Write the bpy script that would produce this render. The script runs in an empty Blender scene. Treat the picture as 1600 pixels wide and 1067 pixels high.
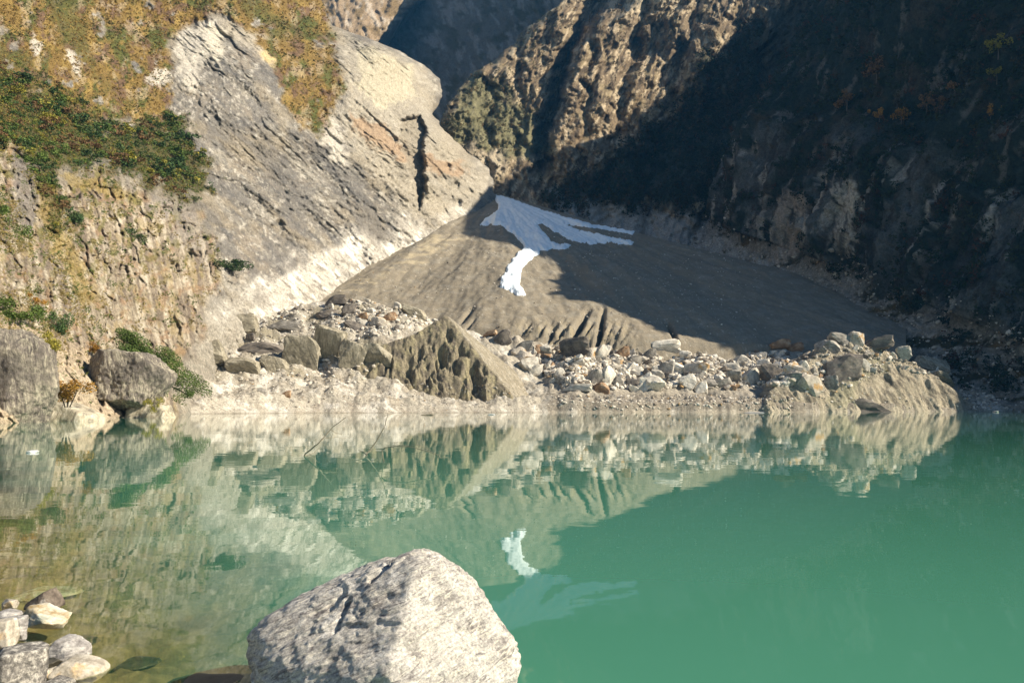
import bpy, bmesh, math, random
import numpy as np
from mathutils import Vector, Euler, Matrix

SC = bpy.context.scene
COL = SC.collection
# ------------------------------------------------------------------ camera
F_PX, CX, CY, CAM_H = 1244.0, 800.0, 533.5, 1.7
PITCH = math.atan((637.0 - CY) / F_PX)
cam_d = bpy.data.cameras.new('camera')
cam_d.sensor_width = 36.0
cam_d.lens = 36.0 * F_PX / 1600.0
cam_d.clip_start = 0.1
cam_d.clip_end = 6000
cam = bpy.data.objects.new('camera', cam_d)
cam.location = (0, 0, CAM_H)
cam.rotation_euler = (math.radians(90) + PITCH, 0, 0)
COL.objects.link(cam)
SC.camera = cam
# ------------------------------------------------------------------ sky, sun, exposure
HAZE = 0.00006  # per metre
SUN = Vector((0.818, -0.14, 0.558)).normalized()
world = bpy.data.worlds.new('World')
SC.world = world
world.use_nodes = True
wn = world.node_tree
sky = wn.nodes.new('ShaderNodeTexSky')
sky.sky_type = 'NISHITA'
sky.sun_disc = False
sky.sun_elevation = math.asin(SUN.z)
sky.sun_rotation = math.atan2(SUN.x, SUN.y)
sky.altitude = 2500
sky.dust_density = 0.0
sky.ozone_density = 1.6
sky.air_density = 1.3
wn.nodes['Background'].inputs['Strength'].default_value = 0.06
wn.links.new(sky.outputs[0], wn.nodes['Background'].inputs['Color'])
sun_d = bpy.data.lights.new('sun', 'SUN')
sun_d.energy = 5.0
sun_d.angle = math.radians(0.5)
sun_d.color = (1.0, 0.90, 0.73)
sun = bpy.data.objects.new('sun', sun_d)
sun.rotation_euler = SUN.to_track_quat('Z', 'Y').to_euler()
sun.location = (120, -20, 90)
COL.objects.link(sun)
SC.view_settings.view_transform = 'Standard'
SC.view_settings.look = 'None'
SC.view_settings.exposure = 0.88
SC.view_settings.gamma = 1.0
SC.cycles.max_bounces = 6
SC.cycles.diffuse_bounces = 1
SC.cycles.volume_bounces = 0
SC.cycles.use_denoising = True

# ------------------------------------------------------------------ picture helpers: a bearing and a distance give a point
cp, sp = math.cos(PITCH), math.sin(PITCH)


def px2w(px, py, Y):
    px = np.asarray(px, float); py = np.asarray(py, float); Y = np.asarray(Y, float)
    dx = (px - CX) / F_PX
    dy = (CY - py) / F_PX
    t = Y / (cp - dy * sp)
    return np.stack([t * dx, Y + 0 * t, CAM_H + t * (sp + dy * cp)], -1)


def w2px(P):
    P = np.asarray(P, float)
    x, y, z = P[..., 0], P[..., 1], P[..., 2] - CAM_H
    d = y * cp + z * sp
    v = -y * sp + z * cp
    return CX + F_PX * x / d, CY - F_PX * v / d


def bear(u, Y):
    """world X of the vertical plane seen at picture column u (near the horizon)"""
    return (np.asarray(u) - CX) / F_PX * np.asarray(Y) * cp


# ------------------------------------------------------------------ noise
RNG = np.random.RandomState(7)
_PERM = RNG.permutation(4096)
_ANG = RNG.rand(4096) * 2 * np.pi
_GX, _GY = np.cos(_ANG), np.sin(_ANG)
_V3 = RNG.randn(4096, 3); _V3 /= np.linalg.norm(_V3, axis=1)[:, None]


def _h2(i, j):
    return _PERM[(_PERM[i & 4095] + j) & 4095]


def perlin2(x, y):
    xi = np.floor(x).astype(np.int64); yi = np.floor(y).astype(np.int64)
    fx = x - xi; fy = y - yi
    u = fx * fx * fx * (fx * (fx * 6 - 15) + 10); v = fy * fy * fy * (fy * (fy * 6 - 15) + 10)

    def g(i, j, a, b):
        h = _h2(i, j)
        return _GX[h] * a + _GY[h] * b
    n0 = g(xi, yi, fx, fy); n1 = g(xi + 1, yi, fx - 1, fy)
    n2 = g(xi, yi + 1, fx, fy - 1); n3 = g(xi + 1, yi + 1, fx - 1, fy - 1)
    a = n0 + u * (n1 - n0); b = n2 + u * (n3 - n2)
    return (a + v * (b - a)) * 1.5


def fbm2(x, y, octaves=4, gain=0.5, seed=0):
    s = 0; a = 1.0; f = 1.0
    for k in range(octaves):
        s = s + a * perlin2(x * f + 17.3 * k + seed * 7.77, y * f - 9.1 * k + seed * 3.31)
        a *= gain; f *= 2.03
    return s


def ridge2(x, y, octaves=3, gain=0.5, seed=0):
    s = 0; a = 1.0; f = 1.0; tot = 0
    for k in range(octaves):
        n = 1 - 2 * np.abs(perlin2(x * f + 31.7 * k + seed * 5.3, y * f + 11.9 * k - seed * 2.7))
        s = s + a * n; tot += a
        a *= gain; f *= 2.1
    return s / tot


def cell2(x, y, seed=0):
    """F1, F2-F1 and a random value per cell"""
    xi = np.floor(x).astype(np.int64); yi = np.floor(y).astype(np.int64)
    f1 = np.full(x.shape, 9.0); f2 = np.full(x.shape, 9.0); idv = np.zeros(x.shape)
    for i in (-1, 0, 1):
        for j in (-1, 0, 1):
            h = _h2(xi + i + seed * 13, yi + j)
            cx = xi + i + 0.5 + 0.45 * _GX[h]; cy = yi + j + 0.5 + 0.45 * _GY[h]
            d = np.hypot(cx - x, cy - y)
            m = d < f1
            f2 = np.where(m, f1, np.minimum(f2, d))
            idv = np.where(m, h / 4096.0, idv)
            f1 = np.where(m, d, f1)
    return f1, f2 - f1, idv


def perlin3(p):
    i = np.floor(p).astype(np.int64); f = p - i
    w = f * f * f * (f * (f * 6 - 15) + 10)
    out = 0
    for dx in (0, 1):
        for dy in (0, 1):
            for dz in (0, 1):
                h = _PERM[(_h2(i[:, 0] + dx, i[:, 1] + dy) + i[:, 2] + dz) & 4095]
                g = _V3[h]
                d = f - np.array([dx, dy, dz])
                wt = (w[:, 0] if dx else 1 - w[:, 0]) * (w[:, 1] if dy else 1 - w[:, 1]) * (w[:, 2] if dz else 1 - w[:, 2])
                out = out + wt * (g * d).sum(1)
    return out * 1.5


def fbm3(p, octaves=4, gain=0.5):
    s = 0; a = 1.0; f = 1.0
    for k in range(octaves):
        s = s + a * perlin3(p * f + 13.7 * k); a *= gain; f *= 2.05
    return s


def sstep(a, b, x):
    t = np.clip((x - a) / (b - a), 0, 1)
    return t * t * (3 - 2 * t)


def poly_sd(px, py, poly):
    """signed distance to a polygon, positive inside"""
    d = np.full(px.shape, 1e9); ins = np.zeros(px.shape, bool)
    n = len(poly)
    for k in range(n):
        x0, y0 = poly[k]; x1, y1 = poly[(k + 1) % n]
        ex, ey = x1 - x0, y1 - y0
        t = np.clip(((px - x0) * ex + (py - y0) * ey) / (ex * ex + ey * ey + 1e-9), 0, 1)
        d = np.minimum(d, np.hypot(px - x0 - t * ex, py - y0 - t * ey))
        if y0 != y1:
            c = ((y0 > py) != (y1 > py)) & (px < (x1 - x0) * (py - y0) / (y1 - y0) + x0)
            ins ^= c
    return np.where(ins, d, -d)


def pmask(px, py, poly, feather=8, warp=10, wl=40, seed=0):
    """soft mask of an outline whose edge wanders"""
    wx = px + warp * fbm2(px / wl, py / wl, 4, 0.6, seed + 1)
    wy = py + warp * fbm2(px / wl, py / wl, 4, 0.6, seed + 2)
    return sstep(-feather, feather, poly_sd(wx, wy, poly))


def paint(c, m, rgb, k=1.0):
    m = (m * k)[..., None]
    c[...] = c * (1 - m) + np.array(rgb) * m


def tps(ctrl):
    """thin-plate spline through (px, py, Y): log distance over the picture"""
    c = np.array(ctrl, float)
    P = c[:, :2] / 400.0; v = np.log(c[:, 2]); n = len(P)

    def U(r2):
        return r2 * np.log(r2 + 1e-12)
    K = U(((P[:, None] - P[None]) ** 2).sum(-1)) + 0.002 * np.eye(n)
    Q = np.concatenate([np.ones((n, 1)), P], 1)
    M = np.block([[K, Q], [Q.T, np.zeros((3, 3))]])
    w = np.linalg.solve(M, np.concatenate([v, np.zeros(3)]))

    def f(px, py):
        sh = np.shape(px)
        X = np.stack([np.ravel(px), np.ravel(py)], 1) / 400.0
        out = w[n] + w[n + 1] * X[:, 0] + w[n + 2] * X[:, 1]
        for k in range(n):
            out = out + w[k] * U((X[:, 0] - P[k, 0]) ** 2 + (X[:, 1] - P[k, 1]) ** 2)
        return np.exp(out).reshape(sh)
    return f


# ------------------------------------------------------------------ mesh helpers
def raw_mesh(name, V, Fq, nper=4, col=None, uvp=None, smooth=True):
    """mesh from numpy arrays, faces all with nper corners"""
    V = np.ascontiguousarray(V, np.float32).reshape(-1, 3)
    Fq = np.ascontiguousarray(Fq, np.int32).reshape(-1, nper)
    me = bpy.data.meshes.new(name)
    me.vertices.add(len(V)); me.vertices.foreach_set('co', V.ravel())
    me.loops.add(Fq.size); me.loops.foreach_set('vertex_index', Fq.ravel())
    me.polygons.add(len(Fq))
    me.polygons.foreach_set('loop_start', np.arange(0, Fq.size, nper, dtype=np.int32))
    me.polygons.foreach_set('use_smooth', np.full(len(Fq), smooth, bool))
    me.update(calc_edges=True)
    if col is not None:
        a = me.color_attributes.new('Col', 'FLOAT_COLOR', 'POINT')
        c4 = np.ones((len(V), 4), np.float32); c4[:, :3] = np.clip(col.reshape(-1, 3), 0.004, 0.9)
        a.data.foreach_set('color', c4.ravel())
    if uvp is not None:
        a = me.attributes.new('uvp', 'FLOAT_VECTOR', 'POINT')
        u3 = np.zeros((len(V), 3), np.float32); u3[:, :uvp.shape[-1]] = uvp.reshape(len(V), -1)
        a.data.foreach_set('vector', u3.ravel())
    return me


def grid_faces(nr, nc, keep=None, up=False):
    idx = np.arange(nr * nc).reshape(nr, nc)
    q = np.stack([idx[:-1, :-1], idx[1:, :-1], idx[1:, 1:], idx[:-1, 1:]], -1).reshape(-1, 4)
    if keep is not None:
        q = q[keep.reshape(-1)]
    return q[:, ::-1] if up else q


def compact(V, F, *attrs):
    used = np.unique(F)
    mp = np.full(len(V), -1); mp[used] = np.arange(len(used))
    return (V[used], mp[F]) + tuple(a[used] for a in attrs)


def link(name, me, mat=None, parent=None):
    o = bpy.data.objects.new(name, me)
    COL.objects.link(o)
    if mat is not None and len(me.materials) == 0:
        me.materials.append(mat)
    if parent is not None:
        o.parent = parent
    return o


def tag(o, label, cat=None, group=None, kind=None):
    o['label'] = label
    if cat: o['category'] = cat
    if group: o['group'] = group
    if kind: o['kind'] = kind
    return o


# ------------------------------------------------------------------ materials
def new_mat(name):
    m = bpy.data.materials.new(name); m.use_nodes = True
    nt = m.node_tree
    return m, nt, nt.nodes, nt.links, nt.nodes['Principled BSDF']


def N(nodes, kind, **kw):
    n = nodes.new(kind)
    for k, v in kw.items():
        setattr(n, k, v)
    return n


def noise_node(nodes, links, vec, scale, detail=6, rough=0.6, dist=0.0):
    n = nodes.new('ShaderNodeTexNoise')
    n.inputs['Scale'].default_value = scale
    n.inputs['Detail'].default_value = detail
    n.inputs['Roughness'].default_value = rough
    n.inputs['Distortion'].default_value = dist
    if vec is not None:
        links.new(vec, n.inputs['Vector'])
    return n


def maprange(nodes, links, val, a, b, c, d):
    n = nodes.new('ShaderNodeMapRange')
    for i, v in zip((1, 2, 3, 4), (a, b, c, d)):
        n.inputs[i].default_value = v
    links.new(val, n.inputs[0])
    return n.outputs[0]


def ground_mat(name, fine=0.7, contrast=0.35, bump=0.5, bdist=0.6, rough=0.92, streak=None, grit=0.0, crack=0.0):
    """attribute colour x fine noise, with bump; streak = (angle, long, short) in surface coordinates"""
    m, nt, nd, lk, b = new_mat(name)
    at = N(nd, 'ShaderNodeAttribute', attribute_name='Col')
    geo = N(nd, 'ShaderNodeNewGeometry')
    n1 = noise_node(nd, lk, geo.outputs['Position'], fine, 8, 0.65)
    f = maprange(nd, lk, n1.outputs[0], 0.25, 0.75, 1 - contrast, 1 + contrast)
    h = n1.outputs[0]
    if streak:
        ang, la, sa = streak
        uv = N(nd, 'ShaderNodeAttribute', attribute_name='uvp')
        mp = N(nd, 'ShaderNodeMapping')
        mp.inputs['Rotation'].default_value = (0, 0, ang)
        mp2 = N(nd, 'ShaderNodeMapping')
        mp2.inputs['Scale'].default_value = (la, sa, 1)
        lk.new(uv.outputs['Vector'], mp.inputs['Vector']); lk.new(mp.outputs[0], mp2.inputs['Vector'])
        n2 = noise_node(nd, lk, mp2.outputs[0], 1.0, 6, 0.65, 0.4)
        f2 = maprange(nd, lk, n2.outputs[0], 0.3, 0.7, 1 - contrast, 1 + contrast)
        mu = N(nd, 'ShaderNodeMath', operation='MULTIPLY')
        lk.new(f, mu.inputs[0]); lk.new(f2, mu.inputs[1]); f = mu.outputs[0]
        ad = N(nd, 'ShaderNodeMath', operation='ADD')
        lk.new(h, ad.inputs[0]); lk.new(n2.outputs[0], ad.inputs[1]); h = ad.outputs[0]
    if grit:
        n4 = noise_node(nd, lk, geo.outputs['Position'], fine * 2.7, 6, 0.75, 0.3)
        f4 = maprange(nd, lk, n4.outputs[0], 0.34, 0.66, 1 - grit, 1 + grit)
        # hairline cracks: where a slow noise crosses its mean
        n5 = noise_node(nd, lk, geo.outputs['Position'], fine * 0.55, 5, 0.7, 0.8)
        sb = N(nd, 'ShaderNodeMath', operation='SUBTRACT'); lk.new(n5.outputs[0], sb.inputs[0]); sb.inputs[1].default_value = 0.5
        ab = N(nd, 'ShaderNodeMath', operation='ABSOLUTE'); lk.new(sb.outputs[0], ab.inputs[0])
        f5 = maprange(nd, lk, ab.outputs[0], 0.0, 0.022, 1 - crack, 1)
        m1 = N(nd, 'ShaderNodeMath', operation='MULTIPLY'); lk.new(f4, m1.inputs[0]); lk.new(f5, m1.inputs[1])
        m2 = N(nd, 'ShaderNodeMath', operation='MULTIPLY'); lk.new(f, m2.inputs[0]); lk.new(m1.outputs[0], m2.inputs[1]); f = m2.outputs[0]
        a4 = N(nd, 'ShaderNodeMath', operation='MULTIPLY_ADD'); lk.new(n4.outputs[0], a4.inputs[0]); a4.inputs[1].default_value = 0.5; lk.new(h, a4.inputs[2])
        a5 = N(nd, 'ShaderNodeMath', operation='MULTIPLY_ADD'); lk.new(f5, a5.inputs[0]); a5.inputs[1].default_value = 0.35; lk.new(a4.outputs[0], a5.inputs[2]); h = a5.outputs[0]
    vm = N(nd, 'ShaderNodeVectorMath', operation='SCALE')
    lk.new(at.outputs['Color'], vm.inputs[0]); lk.new(f, vm.inputs['Scale'])
    lk.new(vm.outputs[0], b.inputs['Base Color'])
    b.inputs['Roughness'].default_value = rough
    b.inputs['Specular IOR Level'].default_value = 0.15
    if bump:
        bp = N(nd, 'ShaderNodeBump')
        bp.inputs['Strength'].default_value = bump
        bp.inputs['Distance'].default_value = bdist
        lk.new(h, bp.inputs['Height']); lk.new(bp.outputs[0], b.inputs['Normal'])
    return m


M_CLIFF = ground_mat('cliff_rock', 0.6, 0.30, 0.8, 0.9, grit=0.42, crack=0.45)
M_BUTT = ground_mat('buttress_rock', 0.35, 0.38, 0.7, 1.2, grit=0.45, crack=0.4)
M_WALL = ground_mat('shaded_wall_rock', 0.3, 0.4, 0.7, 1.5, grit=0.4, crack=0.3)
M_FAN = ground_mat('debris_gravel', 1.2, 0.22, 0.6, 0.35, grit=0.35)
M_MOR = ground_mat('moraine_gravel', 1.0, 0.35, 0.9, 0.5, grit=0.4, crack=0.3)
# ------------------------------------------------------------------ left mountain: grey slab, brown grass slopes, low outcrops by the shore
A_ctrl = [(-300, 700, 60), (-100, 680, 72), (0, 662, 85), (100, 656, 110), (200, 652, 140), (265, 650, 168),
          (300, 640, 225), (400, 640, 300), (500, 600, 400), (700, 500, 560), (800, 400, 650),
          (-150, 520, 80), (0, 520, 112), (0, 400, 150), (0, 200, 230), (0, 0, 330), (0, -150, 400), (-200, 0, 300), (-200, 300, 150),
          (100, 500, 150), (100, 400, 192), (100, 200, 285), (100, 0, 380),
          (200, 520, 195), (200, 400, 238), (200, 290, 292), (200, 200, 340), (200, 0, 430), (200, -150, 500),
          (300, 450, 292), (300, 300, 350), (300, 200, 390), (300, 0, 480), (400, 400, 390), (400, 250, 430), (400, 100, 470), (400, 0, 530), (400, -150, 610),
          (500, 400, 455), (500, 250, 492), (500, 100, 545), (500, 0, 640), (600, 350, 530), (600, 200, 565), (600, 80, 625),
          (330, 500, 288), (400, 478, 345), (510, 455, 430), (600, 415, 500), (650, 390, 545), (735, 355, 640), (772, 305, 695),
          (690, 330, 610), (690, 200, 655), (680, 130, 725), (770, 290, 705)]
A_f = tps(A_ctrl)
_ey = [-140, -60, 0, 40, 60, 80, 100, 125, 150, 178, 200, 240, 262, 285, 300, 340, 400, 500, 700]
_ex = [440, 470, 500, 520, 575, 625, 660, 686, 692, 676, 690, 733, 762, 771, 773, 790, 800, 800, 800]
ny, nx = 470, 560
py1 = np.linspace(-110, 700, ny)
s1 = np.linspace(0, 1, nx)
ex = np.interp(py1, _ey, _ex) + 3.5 * fbm2(py1 / 14, py1 * 0 + 3.3, 3)
PX = -190 + s1[None] * (ex[:, None] + 190); PY = np.repeat(py1[:, None], nx, 1)
Y = A_f(PX, PY)
mpp = Y / F_PX


def rot(px, py, deg):
    c, s = math.cos(math.radians(deg)), math.sin(math.radians(deg))
    return px * c + py * s, -px * s + py * c


P_LOW = [(-200, 200), (0, 215), (40, 250), (90, 280), (170, 270), (250, 300), (320, 330), (340, 400), (330, 480), (290, 560), (280, 680), (-200, 700)]
lowm = pmask(PX, PY, P_LOW, 14, 14, 60, 3)
al, ac = rot(PX, PY, 42)
vl, vc = rot(PX, PY, 78)
P_SHR = [(-200, 90), (0, 105), (60, 130), (120, 165), (170, 188), (240, 180), (285, 188), (300, 225), (325, 262), (330, 300), (280, 305), (220, 285),
         (150, 262), (100, 268), (85, 300), (120, 350), (135, 385), (90, 350), (60, 300), (45, 250), (0, 215), (-200, 200)]
shr = pmask(PX, PY, P_SHR, 16, 24, 34, 5)
P_GRASS = [(-200, -140), (-200, 230), (0, 230), (140, 210), (150, 188), (270, 196), (270, 130), (262, 60), (300, 38), (345, 24), (400, 48), (430, 70), (462, 120), (500, 130), (530, 155),
           (535, 130), (522, 60), (505, -10), (470, -140)]
grs = pmask(PX, PY, P_GRASS, 7, 11, 40, 6)
P_STRIP = [(395, 55), (425, 95), (440, 150), (468, 190), (497, 214), (520, 190), (528, 150), (500, 100), (460, 60)]
strip = pmask(PX, PY, P_STRIP, 5, 9, 25, 8)
P_WHITE = [(330, 480), (420, 440), (460, 405), (520, 385), (560, 365), (600, 372), (640, 352), (690, 350), (735, 330), (745, 355), (655, 396), (560, 446), (480, 475), (400, 520), (300, 540)]
wht = pmask(PX, PY, P_WHITE, 16, 16, 45, 9)
slab = np.clip(1 - np.maximum.reduce([lowm, shr, grs, strip]), 0, 1)
# relief, in picture pixels times metres per pixel
d = 26 * fbm2(PX / 190, PY / 190, 3, 0.5, 1)
d += slab * (-14 * ridge2(al / 240, ac / 64 + 0.15 * fbm2(PX / 70, PY / 70, 3), 3, 0.45, 2) - 2.5 * ridge2(al / 26, ac / 40, 3, 0.6, 22))
f1, f21, cid = cell2(al / 46 + 0.2 * fbm2(PX / 40, PY / 40, 3), ac / 18 + 0.2 * fbm2(PX / 37, PY / 37, 3), 2)
d += slab * (3 * cid + 2.5 * sstep(0.10, 0, f21) - 4.2 * ridge2(al / 70, ac / 9, 3, 0.62, 23))
f1, f21, cid = cell2(al / 120 + 0.12 * fbm2(PX / 90, PY / 90, 4), ac / 40 + 0.12 * fbm2(PX / 60, PY / 60, 4), 12)
d += slab * (8 * cid + 6 * sstep(0.86, 0.97, ridge2(al / 300, ac / 60 + 0.12 * fbm2(PX / 40, PY / 40, 4), 1, 0.5, 24)) * sstep(-0.1, 0.3, fbm2(PX / 60, PY / 60, 2, 0.5, 27)))
d += lowm * (-22 * ridge2(vc / 42 + 0.4 * fbm2(PX / 50, PY / 50, 3), vl / 110, 4, 0.6, 4) - 20 * ridge2(PX / 80, PY / 52, 4, 0.55, 5) + 9 * cell2(vc / 15 + 0.7 * fbm2(PX / 30, PY / 30, 3), vl / 40 + 0.7 * fbm2(PX / 28, PY / 28, 3), 6)[2])
d += np.maximum(grs, strip) * (-9 * ridge2(PX / 70, PY / 120, 4, 0.6, 7) - 4 * fbm2(PX / 12, PY / 9, 3, 0.6, 8))
d += lowm * (17 * sstep(0.72, 0.93, ridge2(vc / 30 + 0.5 * fbm2(PX / 35, PY / 35, 3), vl / 130, 1, 0.5, 25)) + 14 * sstep(0.78, 0.94, ridge2(PX / 70 + 0.5 * fbm2(PX / 30, PY / 30, 3), PY / 38, 1, 0.5, 26)))
d += 2.6 * fbm2(PX / 7, PY / 7, 3, 0.6, 10)
# the overhang along the top of the slab, the dark cleft and small caves
P_CLEFT = [(628, 186), (655, 180), (665, 205), (661, 245), (666, 275), (661, 318), (655, 330), (650, 296), (637, 262), (626, 222)]
cle = pmask(PX, PY, P_CLEFT, 3.0, 4.0, 16, 11)
d += 40 * cle
for (cx, cy, r, a) in ((437, 352, 7, 16), (700, 262, 5, 12), (712, 290, 5, 14), (716, 318, 5, 14), (300, 36, 8, 14), (318, 34, 6, 12), (455, 85, 6, 9), (480, 120, 5, 9), (505, 178, 6, 10), (170, 300, 8, 12), (255, 330, 8, 10)):
    d += a * np.exp(-(((PX - cx) / r) ** 2 + ((PY - cy) / (1.4 * r)) ** 2) ** 2)
# a rounded ledge rolling over to the vegetated top
edge_in = (ex[:, None] - PX)
d += 40 * np.exp(-np.clip(edge_in, 0, None) / 9.0) * sstep(330, 290, PY)
Yd = Y + d * mpp * np.where(lowm > 0.5, 0.8, 1.0)
AP = px2w(PX, PY, Yd)
# colour of the ground itself
c = np.ones(PX.shape + (3,)) * np.array((0.215, 0.192, 0.162))
st = fbm2(al / 130, ac / 12, 5, 0.6, 12)
paint(c, sstep(0.05, 0.7, st), (0.34, 0.31, 0.26), 0.8)
paint(c, sstep(0.0, 0.7, -st), (0.145, 0.135, 0.125))
paint(c, sstep(0.1, 0.6, fbm2(PX / 70, PY / 50, 4, 0.55, 13)) * 0.5, (0.30, 0.25, 0.19))
paint(c, sstep(0.25, 0.6, fbm2(al / 10, ac / 8, 4, 0.7, 14)) * 0.6, (0.56, 0.52, 0.45))
paint(c, sstep(0.25, 0.6, -fbm2(al / 12, ac / 7, 4, 0.7, 15)) * 0.6, (0.13, 0.125, 0.115))
paint(c, sstep(0.0, 0.4, fbm2(al / 150, ac / 60, 4, 0.6, 113)) * 0.6, (0.28, 0.235, 0.17))
paint(c, sstep(0.05, 0.5, -fbm2(al / 120, ac / 50, 4, 0.6, 114)) * 0.65, (0.155, 0.145, 0.135))
# the pale right-hand half of the slab
P_PALE = [(530, 60), (600, 75), (690, 130), (690, 200), (770, 290), (740, 350), (640, 352), (600, 300), (560, 250), (530, 180)]
pal = pmask(PX, PY, P_PALE, 26, 22, 60, 16)
paint(c, pal, (0.50, 0.44, 0.34), 0.55)
for poly, rgb, k in (
        ([(270, 50), (345, 28), (330, 70), (312, 110), (300, 150), (285, 130)], (0.55, 0.50, 0.42), 0.85),
        ([(318, 40), (360, 45), (352, 62), (340, 100), (325, 80)], (0.62, 0.56, 0.45), 0.8),
        ([(330, 24), (400, 48), (430, 66), (420, 90), (360, 60)], (0.48, 0.42, 0.33), 0.7),
        ([(405, 62), (440, 78), (468, 120), (462, 132), (436, 118), (415, 88)], (0.62, 0.47, 0.24), 0.9),
        ([(500, 190), (512, 178), (530, 200), (545, 260), (520, 250), (508, 225)], (0.58, 0.53, 0.45), 0.8),
        ([(470, 95), (500, 105), (520, 140), (480, 135)], (0.30, 0.27, 0.25), 0.8),
        ([(560, 70), (640, 100), (650, 150), (600, 170), (560, 140)], (0.56, 0.50, 0.36), 0.6),
        ([(545, 175), (600, 200), (650, 240), (730, 262), (720, 275), (640, 260), (560, 215)], (0.38, 0.25, 0.15), 0.7)):
    paint(c, pmask(PX, PY, poly, 5, 9, 18, int(poly[0][0])), rgb, k)
wht = wht * sstep(300, 450, PX + 60 * fbm2(PX / 50, PY / 50, 3))
paint(c, sstep(430, 500, PY) * (1 - lowm), (0.40, 0.36, 0.29), 0.6)
paint(c, wht, (0.64, 0.59, 0.51), 0.75)
paint(c, wht * sstep(0.1, 0.5, fbm2(al / 40, ac / 14, 4, 0.55, 18)), (0.84, 0.79, 0.70), 0.9)
paint(c, wht * sstep(0.2, 0.6, -fbm2(al / 26, ac / 7, 4, 0.65, 19) + 0.08), (0.27, 0.24, 0.20), 0.85)
# brown autumn grass
g = np.ones(c.shape) * np.array((0.21, 0.138, 0.045))
paint(g, sstep(0.0, 0.5, fbm2(PX / 30, PY / 42, 5, 0.65, 20)), (0.28, 0.19, 0.058))
paint(g, sstep(0.1, 0.5, fbm2(PX / 45, PY / 60, 5, 0.6, 21)), (0.10, 0.105, 0.03))
paint(g, sstep(0.1, 0.55, fbm2(PX / 25, PY / 25, 5, 0.65, 22)), (0.16, 0.10, 0.06))
paint(g, sstep(0.30, 0.6, fbm2(PX / 22, PY / 34, 4, 0.6, 23)), (0.42, 0.33, 0.21), 0.5)
for poly in ([(75, -100), (110, -20), (130, 60), (170, 140), (205, 165), (150, 120), (95, 60), (60, -20)], [(330, -60), (420, 10), (470, 60), (440, 55), (380, 15), (320, -20)], [(-100, 60), (40, 80), (60, 110), (-100, 100)]):
    paint(g, pmask(PX, PY, poly, 8, 12, 30, 24), (0.105, 0.10, 0.03), 0.75)
for poly in ([(222, 118), (245, 106), (270, 112), (268, 132), (235, 134)], [(110, 75), (122, 95), (127, 118), (115, 112), (104, 90)], [(50, 55), (68, 70), (60, 88), (48, 75)]):
    paint(g, pmask(PX, PY, poly, 3, 6, 14, 25), (0.56, 0.50, 0.42), 0.9)
gm = np.maximum(grs, strip)
gm = gm * sstep(-0.85, -0.55, fbm2(PX / 35, PY / 30, 4, 0.6, 26) + 0.25 * strip)
c = c * (1 - gm[..., None]) + g * gm[..., None]
# lower outcrops: banded pale and ochre rock
b = np.ones(c.shape) * np.array((0.32, 0.262, 0.19))
bs = fbm2(vc / 9, vl / 75, 5, 0.62, 30)
paint(b, sstep(0.05, 0.5, bs), (0.52, 0.45, 0.35), 0.85)
paint(b, sstep(0.05, 0.5, -bs), (0.19, 0.15, 0.115), 0.9)
paint(b, sstep(0.22, 0.55, fbm2(vc / 22, vl / 44, 5, 0.65, 31)), (0.33, 0.25, 0.12), 0.55)
paint(b, sstep(0.25, 0.6, fbm2(PX / 20, PY / 20, 4, 0.6, 32)), (0.29, 0.18, 0.10), 0.6)
paint(b, sstep(0.2, 0.5, fbm2(PX / 16, PY / 22, 4, 0.6, 33)) * sstep(520, 360, PY), (0.17, 0.15, 0.05), 0.8)
paint(b, pmask(PX, PY, [(18, 232), (50, 250), (56, 300), (54, 368), (30, 355), (20, 300)], 4, 7, 20, 34), (0.21, 0.19, 0.175), 0.7)
paint(b, pmask(PX, PY, [(-150, 500), (0, 500), (80, 520), (160, 560), (260, 640), (260, 680), (-150, 690)], 12, 14, 40, 35), (0.50, 0.40, 0.28), 0.8)
paint(b, pmask(PX, PY, [(220, 285), (290, 300), (322, 345), (320, 420), (280, 380), (250, 330)], 10, 14, 30, 36), (0.29, 0.26, 0.23), 0.6)
c = c * (1 - lowm[..., None]) + b * lowm[..., None]
for poly in ([(60, 270), (80, 270), (90, 330), (125, 400), (150, 470), (130, 480), (90, 400), (60, 330)], [(95, 268), (160, 285), (210, 305), (180, 310), (110, 290)]):
    paint(c, pmask(PX, PY, poly, 4, 8, 20, 37), (0.30, 0.22, 0.065), 0.6)
paint(c, shr, (0.085, 0.075, 0.026), 0.95)
paint(c, sstep(0.4, 0.9, cle), (0.30, 0.26, 0.2), 0.8)
A_grid = dict(P=AP, px=PX, py=PY, shr=shr, grs=gm, low=lowm)
# wrap the outer edge round, away from the lake
rim = AP[:, -1]
extra = []; ecol = []
for dd in (6, 16, 34, 70, 140):
    extra.append(rim + np.array((-0.55 * dd, dd, -0.25 * dd)) + (fbm2(py1 / 20, py1 * 0 + dd, 3) * 0.18 * dd)[:, None]); ecol.append(c[:, -1])
V = np.concatenate([AP] + [e[:, None] for e in extra], 1)
cc = np.concatenate([c] + [e[:, None] for e in ecol], 1)
uv = np.concatenate([np.stack([PX, PY], -1) / 10.0] + [np.stack([ex + 4 * (k + 1), py1], -1)[:, None] / 10.0 for k in range(5)], 1)
o = link('rock_mountain', raw_mesh('rock_mountain', V, grid_faces(ny, nx + 5), 4, cc, uv), M_CLIFF)
tag(o, 'sunlit grey rock mountain with brown grass slopes rising left of the lake', kind='structure')

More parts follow.
